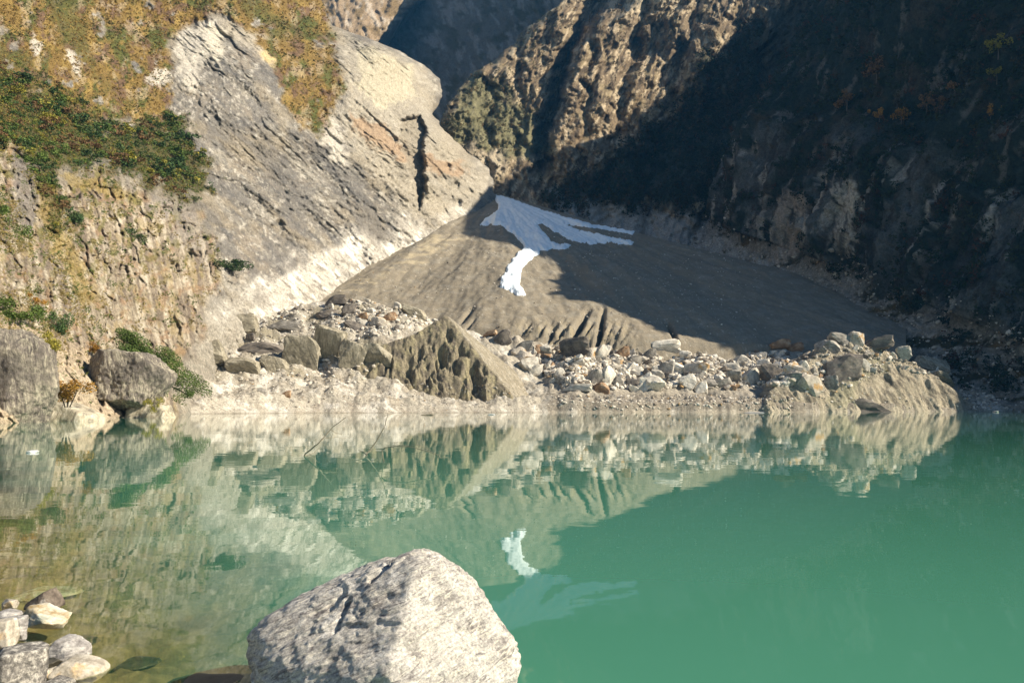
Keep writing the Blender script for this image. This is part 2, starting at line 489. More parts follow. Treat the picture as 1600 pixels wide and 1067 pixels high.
# ------------------------------------------------------------------ buttress at the head of the valley
C_f = tps([(690, 200, 805), (700, 250, 785), (770, 300, 748), (780, 340, 732), (900, 340, 738), (1000, 350, 738), (1100, 370, 730), (1280, 420, 700), (1100, 450, 650), (850, 420, 690),
           (750, 150, 855), (850, 200, 850), (950, 250, 822), (1100, 250, 832), (1280, 250, 830), (1460, 250, 830), (1460, 0, 950),
           (800, 60, 925), (870, 20, 955), (950, 50, 962), (1000, 0, 985), (1100, 0, 965), (1280, 0, 955), (1100, -120, 1085), (920, -120, 1110)])
_cy = [-120, 0, 15, 44, 70, 95, 115, 135, 165, 192, 215, 250, 340, 420]
_cx = [905, 880, 862, 822, 800, 772, 740, 719, 700, 689, 690, 690, 690, 690]
ny, nx = 300, 400
py1 = np.linspace(-115, 420, ny)
ex = np.interp(py1, _cy, _cx) + 4.5 * fbm2(py1 / 12, py1 * 0 + 7.3, 3)
s1 = np.linspace(0, 1, nx)
PX = ex[:, None] + s1[None] * (1440 - ex[:, None]); PY = np.repeat(py1[:, None], nx, 1)
Y = C_f(PX, PY); mpp = Y / F_PX
vl, vc = rot(PX, PY, 112)
d = 20 * fbm2(PX / 130, PY / 130, 3, 0.5, 40) - 36 * ridge2(vc / 85 + 0.4 * fbm2(PX / 70, PY / 70, 3), vl / 200, 4, 0.5, 41) - 9 * ridge2(vc / 22 + 0.5 * fbm2(PX / 30, PY / 30, 3), vl / 50, 4, 0.6, 42) + 10 * cell2(vc / 22 + 0.6 * fbm2(PX / 30, PY / 30, 3), vl / 48, 7)[2] + 3.5 * fbm2(PX / 7, PY / 8, 3, 0.6, 43)
gx = np.interp(PY, [-120, 0, 40, 80, 120, 180, 240, 300], [985, 940, 908, 890, 872, 858, 846, 838]) + 7 * fbm2(PY / 22, PX * 0 + 1.7, 3)
d += 95 * np.exp(-((PX - gx) / (11 + 14 * sstep(90, -20, PY))) ** 2) * sstep(310, 240, PY)
d -= 60 * sstep(2, 20, PX - gx) * sstep(190, 30, PX - gx) * sstep(300, 230, PY)
d += 45 * sstep(30, -10, PY) * sstep(860, 900, PX) * sstep(1030, 960, PX)
for gx0, gx1, a, w in ((1010, 940, 28, 10), (1090, 1010, 26, 9), (770, 760, 18, 7), (930, 905, 22, 7), (820, 800, 14, 6)):
    g2 = np.interp(PY, [0, 300], [gx0, gx1]) + 12 * fbm2(PY / 35, PX * 0 + gx0, 3)
    d += a * np.exp(-((PX - g2) / w) ** 2)
d += 40 * np.exp(-np.clip(PX - ex[:, None], 0, None) / 8.0)
Yd = Y + d * mpp
CP = px2w(PX, PY, Yd)
c = np.ones(PX.shape + (3,)) * np.array((0.20, 0.148, 0.092))
paint(c, sstep(0.0, 0.5, fbm2(PX / 30, PY / 40, 5, 0.6, 44)), (0.27, 0.21, 0.125))
paint(c, sstep(0.05, 0.5, fbm2(vc / 9, vl / 34, 5, 0.65, 45)), (0.46, 0.37, 0.25))
paint(c, sstep(0.15, 0.5, -fbm2(vc / 8, vl / 24, 4, 0.65, 46)), (0.10, 0.075, 0.05))
paint(c, pmask(PX, PY, [(690, 190), (720, 130), (760, 120), (800, 150), (850, 200), (860, 245), (800, 245), (740, 235), (700, 225)], 14, 18, 30, 47), (0.15, 0.145, 0.075), 0.8)
paint(c, pmask(PX, PY, [(1030, -60), (960, 35), (1000, 30), (1050, 20), (1080, -60)], 8, 12, 25, 48), (0.52, 0.43, 0.30), 0.8)
paint(c, pmask(PX, PY, [(700, 225), (780, 235), (800, 270), (770, 290), (730, 260)], 8, 12, 25, 49), (0.44, 0.37, 0.27), 0.7)
P_CFOREST = [(850, 335), (850, 300), (960, 255), (1050, 170), (1140, 70), (1300, -60), (1300, 330), (1000, 322)]
paint(c, pmask(PX, PY, P_CFOREST, 12, 20, 40, 50), (0.045, 0.047, 0.032), 0.9)
paint(c, pmask(PX, PY, [(860, 300), (930, 318), (1000, 326), (1100, 340), (1200, 440), (1080, 470), (1000, 385), (880, 350)], 10, 14, 30, 51), (0.40, 0.37, 0.33), 0.85)
extra = [CP[:, 0] + np.array((0.45 * dd, dd, -0.3 * dd)) for dd in (150, 90, 50, 24, 9)]
V = np.concatenate([np.stack(extra, 1), CP], 1)
cc = np.concatenate([np.repeat(c[:, :1], 5, 1), c], 1)
uv = np.concatenate([np.stack([np.repeat(ex[:, None], 5, 1) - np.array([20, 16, 12, 8, 4]), np.repeat(py1[:, None], 5, 1)], -1), np.stack([PX, PY], -1)], 1) / 10.0
o = link('mountain_buttress', raw_mesh('mountain_buttress', V, grid_faces(ny, nx + 5), 4, cc, uv), M_BUTT)
tag(o, 'brown ribbed mountain buttress with dark gullies at the head of the valley', kind='structure')
C_grid = dict(P=CP, px=PX, py=PY)

# ------------------------------------------------------------------ far gorge wall in shade, and the sunlit spur at its left
def plain_sheet(name, label, fdepth, x0, x1, y0, y1, nx, ny, amp, cols, mat, seed, edge=None):
    py1 = np.linspace(y0, y1, ny)
    xe = np.full(ny, x1) if edge is None else np.interp(py1, edge[0], edge[1]) + 4 * fbm2(py1 / 9, py1 * 0 + seed, 3)
    s1 = np.linspace(0, 1, nx)
    PX = x0 + s1[None] * (xe[:, None] - x0); PY = np.repeat(py1[:, None], nx, 1)
    Y = fdepth(PX, PY)
    vl, vc = rot(PX, PY, 75)
    d = amp * (-1.0 * ridge2(vc / 45, vl / 120, 4, 0.55, seed) + 0.4 * fbm2(PX / 9, PY / 9, 3, 0.6, seed + 1) - 0.5 * ridge2(vc / 14, vl / 40, 3, 0.6, seed + 2))
    if edge is not None:
        d += 35 * np.exp(-np.clip(xe[:, None] - PX, 0, None) / 7.0)
    P = px2w(PX, PY, Y + d * Y / F_PX)
    c = np.ones(PX.shape + (3,)) * np.array(cols[0])
    paint(c, sstep(0.0, 0.5, fbm2(vc / 14, vl / 40, 5, 0.6, seed + 3)), cols[1])
    paint(c, sstep(0.1, 0.6, fbm2(PX / 26, PY / 26, 5, 0.6, seed + 4)), cols[2])
    if edge is not None:
        for dd in (10, 30, 90):
            P = np.concatenate([P, P[:, nx - 1:nx] + np.array((-0.5 * dd, dd, -0.2 * dd))], 1); c = np.concatenate([c, c[:, -1:]], 1)
        PX = np.concatenate([PX, xe[:, None] + np.array([[4, 8, 12]])], 1); PY = np.repeat(py1[:, None], nx + 3, 1)
    o = link(name, raw_mesh(name, P, grid_faces(P.shape[0], P.shape[1]), 4, c, np.stack([PX, PY], -1) / 10.0), mat)
    tag(o, label, kind='structure')


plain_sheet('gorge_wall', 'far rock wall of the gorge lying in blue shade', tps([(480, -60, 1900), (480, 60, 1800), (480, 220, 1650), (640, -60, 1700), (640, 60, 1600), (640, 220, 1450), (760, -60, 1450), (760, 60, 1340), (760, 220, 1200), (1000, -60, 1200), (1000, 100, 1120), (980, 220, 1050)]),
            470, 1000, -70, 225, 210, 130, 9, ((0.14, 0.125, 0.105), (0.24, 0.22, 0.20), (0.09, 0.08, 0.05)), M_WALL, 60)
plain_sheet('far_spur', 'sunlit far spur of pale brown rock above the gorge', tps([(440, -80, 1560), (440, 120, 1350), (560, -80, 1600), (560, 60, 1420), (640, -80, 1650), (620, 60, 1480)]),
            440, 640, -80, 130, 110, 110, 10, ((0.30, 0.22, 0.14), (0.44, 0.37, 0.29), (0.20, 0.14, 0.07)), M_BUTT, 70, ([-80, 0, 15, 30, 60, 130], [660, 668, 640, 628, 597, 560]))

# ------------------------------------------------------------------ the shaded mountain on the right: foot line to crest line
foot = np.array([(118, -60, -4), (125, 60, -4), (165, 190, -4), (212, 320, -3), (216, 350, -2), (206, 400, 14), (197, 445, 30), (186, 505, 53), (168, 570, 82), (145, 655, 116), (150, 735, 150), (210, 810, 205), (285, 865, 270), (340, 930, 330), (430, 1060, 420)], float)
crest = np.array([(390, -60, 20), (420, 60, 70), (425, 190, 112), (416, 275, 132), (413, 309, 141), (383, 322, 213), (363, 349, 266), (363, 443, 330), (338, 508, 384), (332, 640, 440), (340, 715, 456), (413, 782, 502), (476, 841, 565), (505, 904, 618), (640, 1080, 730)], float)
nu, nv = 620, 400
kk = np.linspace(0, len(foot) - 1, nu)
# spread the samples by how large the stretches look from the lake
dens = np.interp(kk, np.arange(15), [0.2, 0.3, 0.6, 1, 1.6, 1.6, 1.6, 1.5, 1.4, 1.2, 1.0, 0.8, 0.6, 0.4, 0.3])
cum = np.concatenate([[0], np.cumsum(dens[1:])]); kk = np.interp(np.linspace(0, cum[-1], nu), cum, kk)


def cr(pts, k):
    i = np.clip(np.floor(k).astype(int), 0, len(pts) - 2); t = (k - i)[:, None]
    p0 = pts[np.clip(i - 1, 0, None)]; p1 = pts[i]; p2 = pts[i + 1]; p3 = pts[np.clip(i + 2, None, len(pts) - 1)]
    return 0.5 * (2 * p1 + (p2 - p0) * t + (2 * p0 - 5 * p1 + 4 * p2 - p3) * t ** 2 + (3 * p1 - p0 - 3 * p2 + p3) * t ** 3) * 0.5 + 0.5 * (p1 + (p2 - p1) * t)


Fo, Cr = cr(foot, kk), cr(crest, kk)
tv = np.linspace(-0.06, 1, nv)
hh = np.interp(tv, [-0.06, 0, 0.14, 0.34, 0.6, 0.85, 1], [-0.12, 0, 0.22, 0.34, 0.60, 0.86, 1])
vv = np.interp(tv, [-0.06, 0, 0.14, 0.34, 0.6, 0.85, 1], [-0.05, 0, 0.09, 0.34, 0.63, 0.88, 1])
D = Cr - Fo
DP = Fo[None] + D[None] * np.stack([hh, hh, vv], -1)[:, None]
seg = np.concatenate([[0], np.cumsum(np.linalg.norm(np.diff(Fo + 0.5 * D, axis=0), axis=1))])
U = np.repeat(seg[None], nv, 0); T = tv[:, None] * np.linalg.norm(D, axis=1)[None]
TT = np.repeat(tv[:, None], nu, 1)
nh = np.cross(np.gradient(DP, axis=1), np.gradient(DP, axis=0)); nh /= np.linalg.norm(nh, axis=-1)[..., None] + 1e-9
if nh[nv // 2, nu // 2, 0] > 0: nh = -nh
free = sstep(1.0, 0.9, TT)
talus = sstep(0.17, 0.11, TT + 0.03 * fbm2(U / 40, T / 40, 3))
al2, ac2 = rot(U, T, -28)
d = free * (1 - talus) * (16 * fbm2(U / 110, T / 150, 3, 0.5, 80) + 13 * (ridge2(U / 55, T / 160, 4, 0.55, 81) - 0.3) + 4 * ridge2(U / 14, T / 40, 4, 0.6, 82))
f1, f21, cid = cell2(U / 22 + 0.5 * fbm2(U / 20, T / 20, 3), T / 34, 5)
clf = sstep(0.10, 0.15, TT) * sstep(0.42, 0.34, TT)
d += clf * (9 * cid + 3.0 * ridge2(U / 6, T / 30, 3, 0.6, 83))
d += talus * (2.0 * ridge2(U / 22, T / 90, 3, 0.5, 84) + 1.3 * fbm2(U / 4, T / 4, 3, 0.6, 85))
d += 0.9 * fbm2(U / 3.3, T / 3.3, 3, 0.6, 86)
DP = DP + nh * d[..., None]
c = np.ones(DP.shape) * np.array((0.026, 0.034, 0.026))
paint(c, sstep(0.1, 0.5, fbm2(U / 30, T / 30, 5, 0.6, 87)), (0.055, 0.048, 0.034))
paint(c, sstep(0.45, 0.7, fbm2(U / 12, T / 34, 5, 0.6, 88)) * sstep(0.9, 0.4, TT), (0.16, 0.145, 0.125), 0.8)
rk = clf * sstep(-0.1, 0.3, fbm2(U / 44, T / 50, 4, 0.6, 89))
paint(c, rk, (0.105, 0.110, 0.105), 0.9)
paint(c, clf * sstep(0.1, 0.4, fbm2(U / 20, T / 70, 4, 0.6, 90)) * pmask(w2px(DP)[0], w2px(DP)[1], [(1190, 320), (1240, 290), (1330, 270), (1345, 360), (1300, 400), (1180, 400)], 20, 25, 40, 95), (0.42, 0.38, 0.32), 0.9)
paint(c, clf * sstep(0.35, 0.6, fbm2(U / 14, T / 40, 4, 0.6, 96)), (0.34, 0.315, 0.275), 0.85)
paint(c, clf * sstep(0.1, 0.5, -fbm2(U / 9, T / 50, 4, 0.6, 91)), (0.05, 0.045, 0.04), 0.8)
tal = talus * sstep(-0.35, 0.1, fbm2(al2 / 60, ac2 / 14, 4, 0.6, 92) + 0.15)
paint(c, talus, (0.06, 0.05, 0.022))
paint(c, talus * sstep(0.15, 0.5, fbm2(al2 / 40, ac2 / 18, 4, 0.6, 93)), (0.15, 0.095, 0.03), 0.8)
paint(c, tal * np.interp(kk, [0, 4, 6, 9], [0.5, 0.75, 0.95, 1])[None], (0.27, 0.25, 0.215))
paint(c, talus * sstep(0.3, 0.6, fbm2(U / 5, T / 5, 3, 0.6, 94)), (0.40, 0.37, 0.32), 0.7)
dqx, dqy = w2px(DP)
dqx = np.nan_to_num(dqx); dqy = np.nan_to_num(dqy)
for poly, rgb, k in (([(1215, 310), (1260, 295), (1262, 330), (1245, 400), (1215, 420), (1205, 370)], (0.36, 0.30, 0.24), 0.85), ([(1298, 285), (1338, 280), (1341, 350), (1331, 402), (1318, 390), (1308, 340)], (0.50, 0.45, 0.37), 0.9),
                     ([(1040, 365), (1120, 365), (1200, 410), (1262, 480), (1200, 492), (1130, 470), (1080, 420)], (0.40, 0.38, 0.34), 0.85), ([(1160, 445), (1205, 422), (1200, 452), (1168, 470)], (0.50, 0.47, 0.43), 0.9),
                     ([(1205, 455), (1225, 452), (1230, 468), (1210, 475)], (0.5, 0.47, 0.43), 0.9), ([(1530, 340), (1560, 330), (1560, 370), (1535, 380)], (0.3, 0.28, 0.25), 0.7)):
    ok = (np.abs(dqx - 1250) < 500) & (DP[..., 1] > 150)
    paint(c, pmask(dqx, dqy, poly, 4, 9, 18, int(poly[0][0])) * ok * sstep(-0.5, 0.1, fbm2(dqx / 7, dqy / 30, 4, 0.6, 97)), rgb, k)
back = [DP[-1] + np.array((dd, 0.1 * dd, -0.8 * dd)) for dd in (25, 90, 260)]
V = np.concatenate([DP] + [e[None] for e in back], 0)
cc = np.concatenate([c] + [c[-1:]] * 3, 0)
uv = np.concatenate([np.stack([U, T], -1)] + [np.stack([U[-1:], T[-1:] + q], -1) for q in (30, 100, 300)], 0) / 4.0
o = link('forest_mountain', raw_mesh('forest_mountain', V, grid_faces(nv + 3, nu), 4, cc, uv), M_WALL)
tag(o, 'dark wooded mountain in shade rising right of the lake', kind='structure')
D_grid = dict(P=DP, T=TT, k=kk, clf=rk, n=nh)

# ------------------------------------------------------------------ grey debris fan
APEX = np.array((-14.0, 722.0, 199.0))


def fan_z(X, Yw):
    r = np.hypot(X - APEX[0], Yw - APEX[1])
    th = np.arctan2(X - APEX[0], APEX[1] - Yw)
    z = APEX[2] - (0.468 - 0.064 * sstep(0.45, 0.95, th)) * r + 0.00006 * r * r
    amp = sstep(20, 160, r)
    z = z + amp * (3.2 * fbm2(th * 6, r / 170, 5, 0.55, 100) + 0.16 * ridge2(th * 46, r / 120, 3, 0.55, 101)) + 0.35 * fbm2(X / 5, Yw / 9, 3, 0.6, 102)
    u = CX + F_PX * X / (np.maximum(Yw, 1) * cp)
    z = z - 1.1 * np.clip(np.interp(u, [270, 450, 650, 800, 1000, 1300, 1420], [322, 352, 362, 358, 358, 376, 380]) - Yw, 0, None)
    z = z + 6.5 * sstep(-0.30, -0.62, th) * (ridge2(r / 60 + th * 3, th * 7, 3, 0.5, 103) - 0.2) * amp
    return z


FAN_SLITS = [(905, 507, 4.5, 22, 9, 1.0), (938, 512, 3.2, 26, 9, 0.3), (922, 512, 2, 9, 3, 0.8), (730, 492, 3.2, 12, 4, 1.3), (735, 506, 2.4, 9, 3, 1.3), (820, 514, 3, 12, 4, 1.3), (838, 524, 3, 15, 5, 1.2), (856, 526, 4, 17, 6, 1.1), (874, 522, 3, 14, 5, 1.2), (890, 530, 4, 18, 6, 1.1), (1050, 518, 3, 16, 5, -0.9)]
nfx, nfy = 430, 420
uu = np.linspace(470, 1420, nfx)
Ys = 318 * (770 / 318) ** np.linspace(0, 1, nfy)
FU, FY = np.meshgrid(uu, Ys)
FX = bear(FU, FY)
fz = fan_z(FX, FY)
fpx, fpy = w2px(np.stack([FX, FY, fz], -1))
for (sx, sy, w, h, dep, lean) in FAN_SLITS:
    ox, oy = fpx - sx, fpy - sy
    q = ox + lean * oy * 0.6
    fz -= dep * np.exp(-(q / w) ** 2) * np.exp(-(oy / h) ** 4)
# eroded front face of the fan
er = sstep(490, 525, fpy) * sstep(780, 820, fpx) * sstep(1010, 960, fpx)
fz -= er * 4.0 * (0.6 - ridge2(fpx / 13 + fpy / 26, fpy / 60, 3, 0.55, 104))
c = np.ones(FX.shape + (3,)) * np.array((0.240, 0.204, 0.150))
thf = np.arctan2(FX - APEX[0], APEX[1] - FY); rf = np.hypot(FX - APEX[0], FY - APEX[1])
paint(c, sstep(0.0, 0.6, fbm2(fpx / 30, fpy / 7, 5, 0.65, 105)), (0.27, 0.238, 0.185))
paint(c, sstep(0.1, 0.6, -fbm2(thf * 10 + fpy / 90, rf / 40, 5, 0.6, 106)), (0.195, 0.168, 0.125), 0.4)
paint(c, pmask(fpx, fpy, [(500, 460), (600, 425), (660, 380), (725, 358), (760, 358), (690, 390), (620, 425), (560, 452)], 7, 10, 25, 107) * sstep(-0.2, 0.3, fbm2(fpx / 40, fpy / 6, 3, 0.5, 110)), (0.42, 0.35, 0.235), 0.85)
paint(c, sstep(0.62, 0.9, fbm2(FX / 1.6, FY / 3.0, 2, 0.5, 108)), (0.42, 0.38, 0.31), 0.8)
paint(c, er * sstep(0, 0.4, fbm2(fpx / 12, fpy / 12, 3, 0.5, 109)), (0.30, 0.25, 0.16), 0.7)
o = link('debris_fan', raw_mesh('debris_fan', np.stack([FX, FY, fz], -1), grid_faces(nfy, nfx, up=True), 4, c, np.stack([fpx, fpy], -1) / 10.0), M_FAN)
tag(o, 'smooth grey fan of avalanche debris sloping down from the gorge', kind='structure')
# ------------------------------------------------------------------ snow lying on the fan
def fan_hit(px, py):
    """distance at which the bearing (px, py) meets the smooth fan"""
    Y = np.linspace(300, 760, 1400)
    P = px2w(np.full_like(Y, px), np.full_like(Y, py), Y)
    below = P[:, 2] < fan_z(P[:, 0], Y)
    return Y[np.argmax(below)] if below.any() else 760.0


SNOW = [(776, 306), (800, 312), (835, 325), (875, 338), (930, 352), (992, 362), (990, 366), (945, 358), (900, 352), (870, 347), (905, 360), (950, 370), (990, 378), (988, 383), (955, 379), (925, 381),
        (895, 377), (868, 362), (848, 348), (840, 352), (850, 366), (862, 379), (890, 383), (888, 388), (862, 389), (845, 391), (840, 397), (824, 408), (812, 426), (812, 446), (821, 460), (808, 461), (795, 453),
        (782, 449), (786, 434), (794, 418), (801, 405), (810, 398), (820, 388), (812, 376), (798, 362), (785, 352), (768, 350), (750, 352), (765, 338), (779, 328)]
SUB = (690, 1010, 2.0)
su = np.arange(736, 1006, 1.25); sy_ = 385 * (745 / 385) ** np.linspace(0, 1, 470)
U_, Y_ = np.meshgrid(su, sy_)
X_ = bear(U_, Y_)
z_ = fan_z(X_, Y_)
spx, spy = w2px(np.stack([X_, Y_, z_], -1))
# the outline has ragged edges drawn out down the slope
sd = poly_sd(spx + 2.6 * fbm2(spx / 9, spy / 14, 4, 0.55, 120), spy + 1.6 * fbm2(spx / 10, spy / 9, 4, 0.55, 121), SNOW)
sd = sd + 1.6 - 0.8 * sstep(0.25, 0.6, fbm2(spx / 7 + spy / 12, spy / 20, 3, 0.6, 124)) - 1.2 * sstep(0.45, 0.6, fbm2(spx / 6, spy / 16, 3, 0.6, 125)) * sstep(330, 350, spy)
thick = -1.5 + 2.6 * sstep(-3.0, 4.0, sd) + 0.35 * fbm2(X_ / 6, Y_ / 10, 3, 0.5, 122) * sstep(0, 5, sd)
vin = sd > -3.6
keep = (vin[:-1, :-1] & vin[1:, :-1] & vin[1:, 1:] & vin[:-1, 1:])
P = np.stack([X_, Y_, z_ + thick + 0.25], -1).reshape(-1, 3)
V, Fc = compact(P, grid_faces(*U_.shape, keep=keep, up=True))
m, nt, nd, lk, b = new_mat('old_snow')
geo = N(nd, 'ShaderNodeNewGeometry')
n1 = noise_node(nd, lk, geo.outputs['Position'], 0.6, 6, 0.6)
r = N(nd, 'ShaderNodeValToRGB')
r.color_ramp.elements[0].position = 0.3; r.color_ramp.elements[0].color = (0.74, 0.80, 0.84, 1)
r.color_ramp.elements[1].position = 0.5; r.color_ramp.elements[1].color = (0.86, 0.93, 0.97, 1)
lk.new(n1.outputs[0], r.inputs[0]); lk.new(r.outputs[0], b.inputs['Base Color'])
b.inputs['Roughness'].default_value = 0.8
o = link('snow_tongue', raw_mesh('snow_tongue', V, Fc), m)
tag(o, 'forked tongue of white avalanche snow running down the grey debris fan', 'snow patch')

# ------------------------------------------------------------------ moraine by the far shore: ground, grey cone, right-hand hill
def shoreY(u):
    return np.interp(u, [180, 240, 270, 400, 500, 800, 1000, 1300, 1520, 1600, 1750], [175, 195, 213, 243, 260, 284, 298, 316, 338, 352, 360]) + 2.0 * fbm2(u / 45, u * 0 + 5.5, 3, 0.45)


def rise(py, Y):
    return CAM_H + Y * (637.0 - py) / F_PX


def mor_ground(u, Y):
    X = bear(u, Y)
    s = shoreY(u)
    R = np.interp(u, [180, 230, 270, 320, 380, 440, 500, 560, 640, 680, 720, 760, 820, 900, 1000, 1100, 1200, 1260, 1340, 1400, 1460, 1500, 1560, 1620, 1750],
                  [600, 575, 556, 522, 500, 488, 473, 468, 484, 500, 516, 524, 528, 538, 552, 556, 553, 548, 552, 560, 588, 612, 618, 628, 634]) + 4 * fbm2(u / 30, u * 0 + 1.1, 4, 0.6)
    w = np.interp(u, [200, 300, 450, 650, 800, 1000, 1300, 1500, 1600], [100, 105, 100, 78, 72, 66, 60, 44, 34])
    zr = rise(R, s + w)
    f = (Y - s) / w
    left = sstep(900, 820, u)
    prof = left * np.interp(f, [-0.4, 0, 0.05, 0.25, 0.34, 0.5, 0.75, 1, 1.3, 2.5], [-0.3, 0, 0.045, 0.15, 0.26, 0.42, 0.72, 1, 0.92, 0.2]) + \
        (1 - left) * np.interp(f, [-0.4, 0, 0.03, 0.10, 0.3, 0.6, 0.85, 1, 1.3, 2.5], [-0.3, 0, 0.13, 0.17, 0.36, 0.66, 0.92, 1, 0.8, 0.1])
    z = zr * prof
    on = sstep(0.0, 0.10, f)
    z = z + on * (2.6 * fbm2(X / 19, Y / 15, 4, 0.55, 130) * sstep(0, 0.5, f) + 0.9 * fbm2(X / 7, Y / 7, 4, 0.6, 131) + 0.35 * fbm2(X / 1.7, Y / 2.0, 3, 0.6, 132))
    # shingle lobes on the shore below the cone
    for (lu, lf, lw, lh) in ((820, 0.10, 62, 3.0), (700, 0.10, 60, 0.6), (600, 0.12, 45, 1.6), (420, 0.10, 60, 3.2), (330, 0.08, 40, 2.0), (520, 0.16, 40, 3.4)):
        z = z + lh * np.exp(-((u - lu) / lw) ** 2 - ((f - lf - 0.02) / 0.07) ** 2)
    return z


CONE = (697.0, 492.0, 314.0)
HOLLOWS = [(605, 566, 4.5, 10, 4.5), (688, 558, 6, 17, 5), (701, 522, 3, 9, 3.5), (721, 546, 5, 16, 4.5), (740, 582, 5, 26, 5.5), (790, 590, 6, 10, 5), (640, 580, 4, 12, 3), (757, 575, 4, 14, 3), (668, 590, 5, 9, 3), (654, 556, 4, 14, 2.2)]


def cone_z(u, Y):
    X = bear(u, Y); X0 = bear(CONE[0], CONE[2]); zp = rise(CONE[1], CONE[2])
    dx, dy = X - X0, Y - CONE[2]
    pyf_ = w2px(np.stack([X, Y, zp + 1.55 * dy], -1))[1]
    wob = 5 * fbm2(u / 16, pyf_ / 16, 3, 0.6, 144)
    hol = 0
    for hx, hy, hw, hh_, hd in HOLLOWS:
        hol = hol + hd * np.exp(-((u - hx + wob) / hw) ** 2 - ((pyf_ - hy + wob) / hh_) ** 4)
    fl = ridge2(u / 33 + 0.5 * fbm2(pyf_ / 50, u / 40, 3), pyf_ / 150, 3, 0.6, 140)
    low = sstep(0, 14, -dy)
    mm = sstep(0.5, 8, np.minimum(zp - 0.95 * dx + 0.35 * dy, zp - np.interp(-dx, [-10, 0, 12, 26, 40, 60], [-5, 0, 8.5, 13.5, 21.5, 36])) - zp - 1.55 * dy)
    front = zp + 1.55 * dy - 1.55 * hol * mm - (1.0 + 3.0 * low) * (0.62 - fl) * mm - 1.6 * fbm2(u / 30, pyf_ / 30, 3, 0.55, 146) * mm + 0.9 * fbm2(X / 3, Y / 3 + u / 40, 3, 0.6, 141)
    right = zp - 0.95 * dx + 0.35 * dy - 0.6 * ridge2((dx * 0.35 + dy * 0.94) / 2.6, dx / 30, 3, 0.6, 145) + 0.12 * fbm2(X / 1.2, Y / 6, 3, 0.6, 142)
    left_ = zp - np.interp(-dx, [-10, 0, 12, 26, 40, 60], [-5, 0, 8.5, 13.5, 21.5, 36]) - 0.5 * ridge2(X / 2.4 + Y / 5, Y / 14, 3, 0.6, 143)
    back = zp - 0.5 * dy - 0.6 * np.clip(dx, 0, None)
    e = np.stack([front, right, left_, back])
    k = 0.8
    return -k * np.log(np.exp(-np.clip(e, -60, 60) / k).sum(0)) + 0.8


HILL = (1342.0, 520.0, 336.0)


def hill_z(u, Y):
    X = bear(u, Y); X0 = bear(HILL[0], HILL[2]); zp = rise(HILL[1], HILL[2])
    dx, dy = X - X0, Y - HILL[2]
    right = zp - np.interp(dx, [-5, 0, 16, 32, 52, 66], [0, 0.8, 6.5, 14.5, 30, 48])
    left_ = zp - np.interp(-dx, [-5, 0, 12, 27, 40, 60], [0, 0.8, 5, 14, 22, 40])
    gro = ridge2((X * 0.8 + Y * 0.5) / 3.4, (Y - X * 0.4) / 26, 3, 0.55, 150)
    front = 0.3 + 1.6 * (Y - shoreY(u)) - 0.004 * np.clip(Y - shoreY(u), 0, None) ** 2 - 1.3 * (0.6 - gro) - 2.2 * fbm2(X / 9, Y / 9, 3, 0.5, 151)
    back = zp - 0.45 * dy
    e = np.stack([front, right, left_, back]); k = 1.5
    return -k * np.log(np.exp(-np.clip(e, -60, 60) / k).sum(0)) + 0.6 * fbm2(X / 4, Y / 4, 3, 0.6, 152)


def height_grid(u0, u1, du, ysh0, ysh1, n, fn, base=None, margin=0.5):
    us = np.arange(u0, u1, du)
    f = np.linspace(0, 1, n) ** 1.15
    s = shoreY(us) - 2.0 * fbm2(us / 45, us * 0 + 5.5, 3, 0.45)
    Yg = s[None] + ysh0 + (ysh1 - ysh0) * f[:, None]
    Ug = np.repeat(us[None], n, 0)
    Xg = bear(Ug, Yg)
    zg = fn(Ug, Yg)
    keep = None
    if base is not None:
        ok = zg > base(Ug, Yg) - margin
        keep = ok[:-1, :-1] | ok[1:, :-1] | ok[1:, 1:] | ok[:-1, 1:]
    return Ug, Xg, Yg, zg, keep


Ug, Xg, Yg, zg, _ = height_grid(180, 1720, 2.0, -9, 150, 230, mor_ground)
gpx, gpy = w2px(np.stack([Xg, Yg, zg], -1))
c = np.ones(Xg.shape + (3,)) * np.array((0.44, 0.395, 0.32))
paint(c, sstep(0.0, 0.6, fbm2(Xg / 9, Yg / 9, 5, 0.6, 160)), (0.60, 0.555, 0.48))
paint(c, sstep(0.1, 0.6, -fbm2(Xg / 7, Yg / 8, 5, 0.6, 161)), (0.36, 0.315, 0.25))
paint(c, sstep(0.45, 0.8, fbm2(Xg / 2.2, Yg / 2.6, 3, 0.6, 162)), (0.20, 0.175, 0.145), 0.7)
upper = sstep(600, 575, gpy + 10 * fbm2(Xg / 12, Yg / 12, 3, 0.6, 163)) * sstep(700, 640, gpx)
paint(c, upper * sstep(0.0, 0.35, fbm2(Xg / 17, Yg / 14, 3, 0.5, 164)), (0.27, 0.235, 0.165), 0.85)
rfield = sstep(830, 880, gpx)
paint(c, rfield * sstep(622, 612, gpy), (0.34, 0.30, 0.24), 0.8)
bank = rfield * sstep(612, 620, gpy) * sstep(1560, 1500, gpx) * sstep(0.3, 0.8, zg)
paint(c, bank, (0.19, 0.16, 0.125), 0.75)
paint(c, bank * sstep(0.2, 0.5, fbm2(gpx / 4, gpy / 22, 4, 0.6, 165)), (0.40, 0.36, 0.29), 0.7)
paint(c, sstep(0.5, -0.2, zg), (0.22, 0.19, 0.14), 0.7)
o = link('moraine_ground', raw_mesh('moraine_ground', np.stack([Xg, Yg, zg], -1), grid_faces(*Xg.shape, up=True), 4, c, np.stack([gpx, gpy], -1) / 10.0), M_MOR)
tag(o, 'pale gravel moraine bank lying along the far shore', kind='structure')

